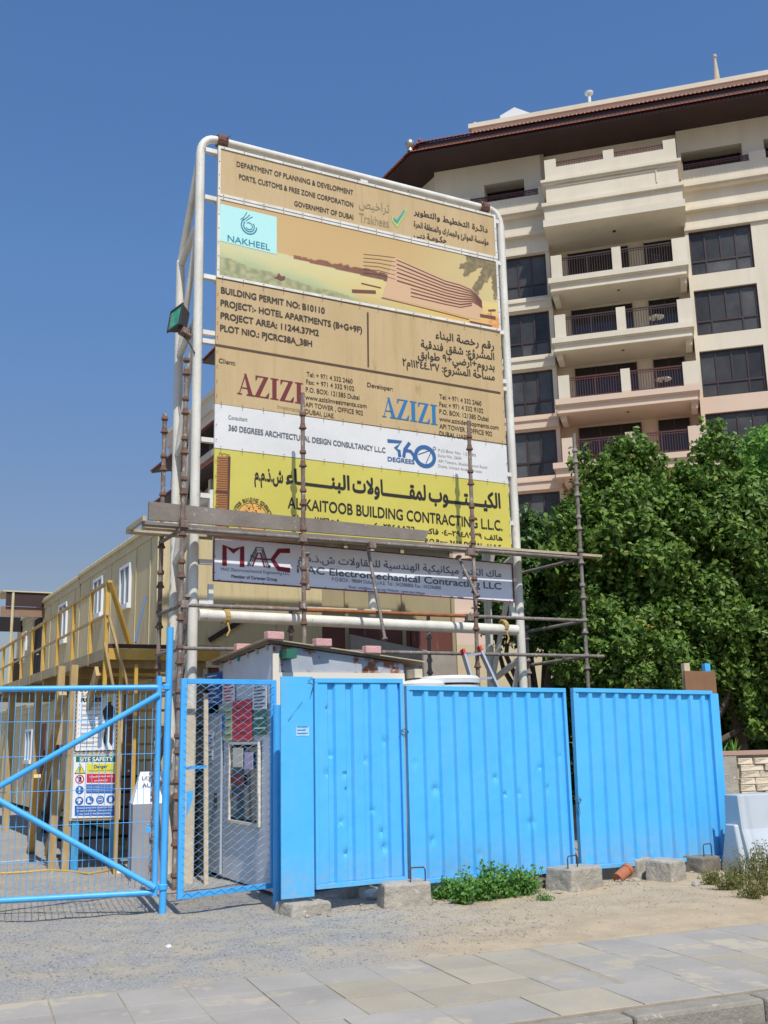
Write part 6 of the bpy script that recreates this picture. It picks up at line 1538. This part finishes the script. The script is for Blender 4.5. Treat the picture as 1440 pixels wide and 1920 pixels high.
tree((2.2, 17.6, 0), [bl(1010, 1065, -1.2, .6, .6, .5), bl(965, 1105, -1.2, .5, .6, .5), bl(1045, 1120, -1.0, .6, .7, .6), bl(985, 1160, -1.2, .5, .6, .28), bl(915, 1155, -1.4, .3, .4, .2), bl(1060, 1180, -.8, .45, .5, .35), bl(1045, 1030, -1, .25, .3, .35), bl(985, 1020, -1, .2, .3, .25)],
     'lower green tree behind the right post of the billboard', M_leafd, 1300, 34, .088, 1.6)
tree((4.6, 15.2, 0), [bl(1120, 1250, .7, .5, .4, .3), bl(1190, 1240, .7, .6, .4, .38), bl(1260, 1265, .5, .5, .4, .35), bl(1330, 1200, .4, .6, .5, .4), bl(1150, 1180, .5, .5, .4, .3), bl(1240, 1190, .5, .5, .4, .3), bl(1400, 1230, .3, .6, .5, .5), bl(1385, 1310, .1, .5, .4, .35), bl(1430, 1350, -.1, .4, .4, .3)],
     'spreading bushy tree just over the top of the right hoarding panel', M_leaf, 1150, 34, .084, 1.2)
tree((9.0, 20.5, 0), [(7.6, 19.6, 2.2, 1.5, 1.0, 1.8), (9.4, 19.8, 2.6, 1.4, 1.0, 2.2), (5.6, 19.2, 2.0, 1.4, .8, 1.6), (3.8, 19.0, 1.8, 1.1, .7, 1.3)],
     'dark shaded tree mass at the back showing low between the front trees', M_leafd, 1300, 26, .11, 1.5)
# plants behind the stone wall and spiky plant
sp = thing('spiky_plant', SW.p(x0, 1.2, -.5), 'spiky leaved plant growing over the top of the stone wall', 'plant'); b = MB()
for k in range(46):
    c = SW.p(SW.q(1362+ (k % 3)*24, 1400)[0], 1.15, -.45); a = rng.uniform(0, 6.28); el = rng.uniform(.3, 1.3); Ln = rng.uniform(.25, .5); d = Vector((math.cos(a)*math.cos(el), math.sin(a)*math.cos(el), math.sin(el))); s_ = d.cross(Vector((0,0,1))).normalized()*.014
    m_ = c+d*Ln*.55; e = c+d*Ln+Vector((0,0,-.08)); b.add([c-s_, c+s_, m_+s_, m_-s_, e], [(0,1,2,3), (3,2,4)])
b.build('blade', M_weed, sp)['kind'] = 'stuff'
# green weeds in front of the hoarding
def weed(px, py, hh, rr_, n, m, label, name='weed', size=.035, group=None, stems=7):
    g = gnd(px, py); t = thing(name, g, label, 'weed' if name == 'weed' else 'bush', group); PT = []; NR = []; b = MB()
    for k in range(stems):
        a = rng.uniform(0, 6.28); r = rng.uniform(.1, 1)*rr_; e = np.array([g.x+r*math.cos(a), g.y+r*math.sin(a)*.5, hh*rng.uniform(.55, 1.05)]); s0 = np.array([g.x+r*.3*math.cos(a), g.y+r*.2*math.sin(a), 0])
        b.path([Vector(s0), Vector((s0+e)/2+rng.normal(size=3)*.01), Vector(e)], [.005, .004, .002], 4)
        k_ = n//stems; tt = rng.uniform(.12, 1, k_); PT.append(s0+(e-s0)*tt[:, None]+rng.normal(size=(k_, 3))*.03); NR.append(rng.normal(size=(k_, 3))*.5+np.array([0, -.4, .8]))
    b.build('stem', M_weed if m is not M_dry else M_dry, t); leaves('foliage', np.concatenate(PT), np.concatenate(NR), size, m, t)
wl_ = ['low green weed at the left end of the clump', 'green weed second from the left in the clump', 'leafy green weed left of the tallest one', 'tallest green weed with a long upright shoot', 'green weed right of the tallest one', 'small green weed at the right end of the clump']
for i, (x, y, h_) in enumerate(((838, 1688, .21), (868, 1698, .23), (905, 1692, .31), (925, 1688, .40), (955, 1686, .30), (985, 1682, .26))):
    weed(x, y, h_, .20, 520, M_weed, wl_[i], size=.042, group='green weeds in front of the middle panel', stems=12)
weed(1022, 1690, .06, .22, 300, M_weed, 'flat grey green creeping weed right of the leafy clump', size=.02, stems=14)
dl = ['dry bush at the left end against the last concrete block', 'low dry bush in front of the barrier foot', 'reddish dry bush below the barrier flute', 'tall dry bush before the barrier', 'dry bush at the right picture edge in front', 'dry green brown bush behind the one at the edge', 'dry bush nearest the sand at the right']
for i, (x, y, h_) in enumerate(((1335, 1660, .16), (1362, 1672, .22), (1388, 1668, .28), (1408, 1655, .36), (1436, 1682, .40), (1445, 1655, .42), (1405, 1688, .22))):
    weed(x, y, h_, .22, 520, M_dry, dl[i], name='dry_bush', size=.024, group='dry bushes by the barrier', stems=22)

# loose gravel and rubble as real stones
def gravel():
    n = 60000; P = []; 
    xs = rng.uniform(-6.5, 6, n*3); ys = rng.uniform(6.9, 15, n*3)
    ok = []
    for x, y in zip(xs, ys):
        v = Vector((x, y, 0))-PV.P; d = v.dot(PV.N)
        if d > -.02: continue
        f_ = x+2.4*mnoise.noise((x*.9, y*.9, 2)); pk = 1.0 if f_ < 1 else (.07 if f_ > 2.2 else .35)
        if y > 12.4: pk *= .7
        if rng.random() < pk*(1.0 if d < -.4 else .35): ok.append((x, y))
        if len(ok) >= n: break
    N_ = len(ok); base = np.array([[1,0,0],[-.6,.8,0],[-.6,-.8,0],[.1,.1,.5],[.1,-.05,-.6]], float); F0 = np.array([[0,1,3],[1,2,3],[2,0,3],[1,0,4],[2,1,4],[0,2,4]])
    c = np.array([[x, y, gz(x, y)+.002] for x, y in ok]); s = (rng.uniform(0, 1, N_)**4*.010+.0035)[:, None, None]
    a = rng.uniform(0, 6.28, N_); R_ = np.zeros((N_, 3, 3)); R_[:, 0, 0] = np.cos(a); R_[:, 0, 1] = -np.sin(a); R_[:, 1, 0] = np.sin(a); R_[:, 1, 1] = np.cos(a); R_[:, 2, 2] = 1
    bs = base[None]*rng.uniform(.7, 1.3, (N_, 5, 3)); V = (np.einsum('nij,nkj->nki', R_, bs)*s+c[:, None]).reshape(-1, 3)
    F = (F0[None]+np.arange(N_)[:, None, None]*5).reshape(-1, 3)
    me = bpy.data.meshes.new('gravel'); me.from_pydata(V.tolist(), [], F.tolist())
    me.materials.append(mat('gravel_stone', L(150,148,145), L(198,194,188), L(218,212,200), leaf=True, rough=.95, spec=.1)); o = bpy.data.objects.new('gravel', me); COL.objects.link(o); tag(o, 'loose grey gravel scattered over the ground before and behind the gates', 'gravel', kind='stuff')
gravel()

# rubble lying along the foot of the hoarding
def rubble():
    import bmesh
    b = MB()
    for k in range(260):
        u = rng.uniform(-1.4, 4.5); w_ = abs(rng.normal()*.16)+(-.25 if rng.random() < .4 else .02); r = rng.uniform(.006, .02)+(.02 if rng.random() < .08 else 0)
        P = H.p(u, 0, w_); c = Vector((P.x, P.y, gz(P.x, P.y)+r*.3)); q = [Vector((rng.normal(), rng.normal(), rng.normal()*.6)).normalized()*r*rng.uniform(.8, 1.3) for _ in range(1)]
        ax = [Vector((1,0,0)), Vector((0,1,0)), Vector((-1,0,0)), Vector((0,-1,0))]; a = rng.uniform(0, 6.28)
        R_ = Matrix.Rotation(a, 3, 'Z'); v = [c+R_ @ (x*r*rng.uniform(.7, 1.4)) for x in ax]+[c+Vector((rng.normal()*r*.3, rng.normal()*r*.3, r*rng.uniform(.5, 1.0))), c-Vector((0,0,r))]
        b.add(v, [(0,1,4),(1,2,4),(2,3,4),(3,0,4),(1,0,5),(2,1,5),(3,2,5),(0,3,5)])
    o = b.build('rubble', mat('rubble_stone', L(176,164,146), L(210,196,172), L(170,110,84), leaf=True, rough=.95, spec=.1)); tag(o, 'small broken stones scattered along the foot of the blue hoarding', 'rubble', kind='stuff')
rubble()
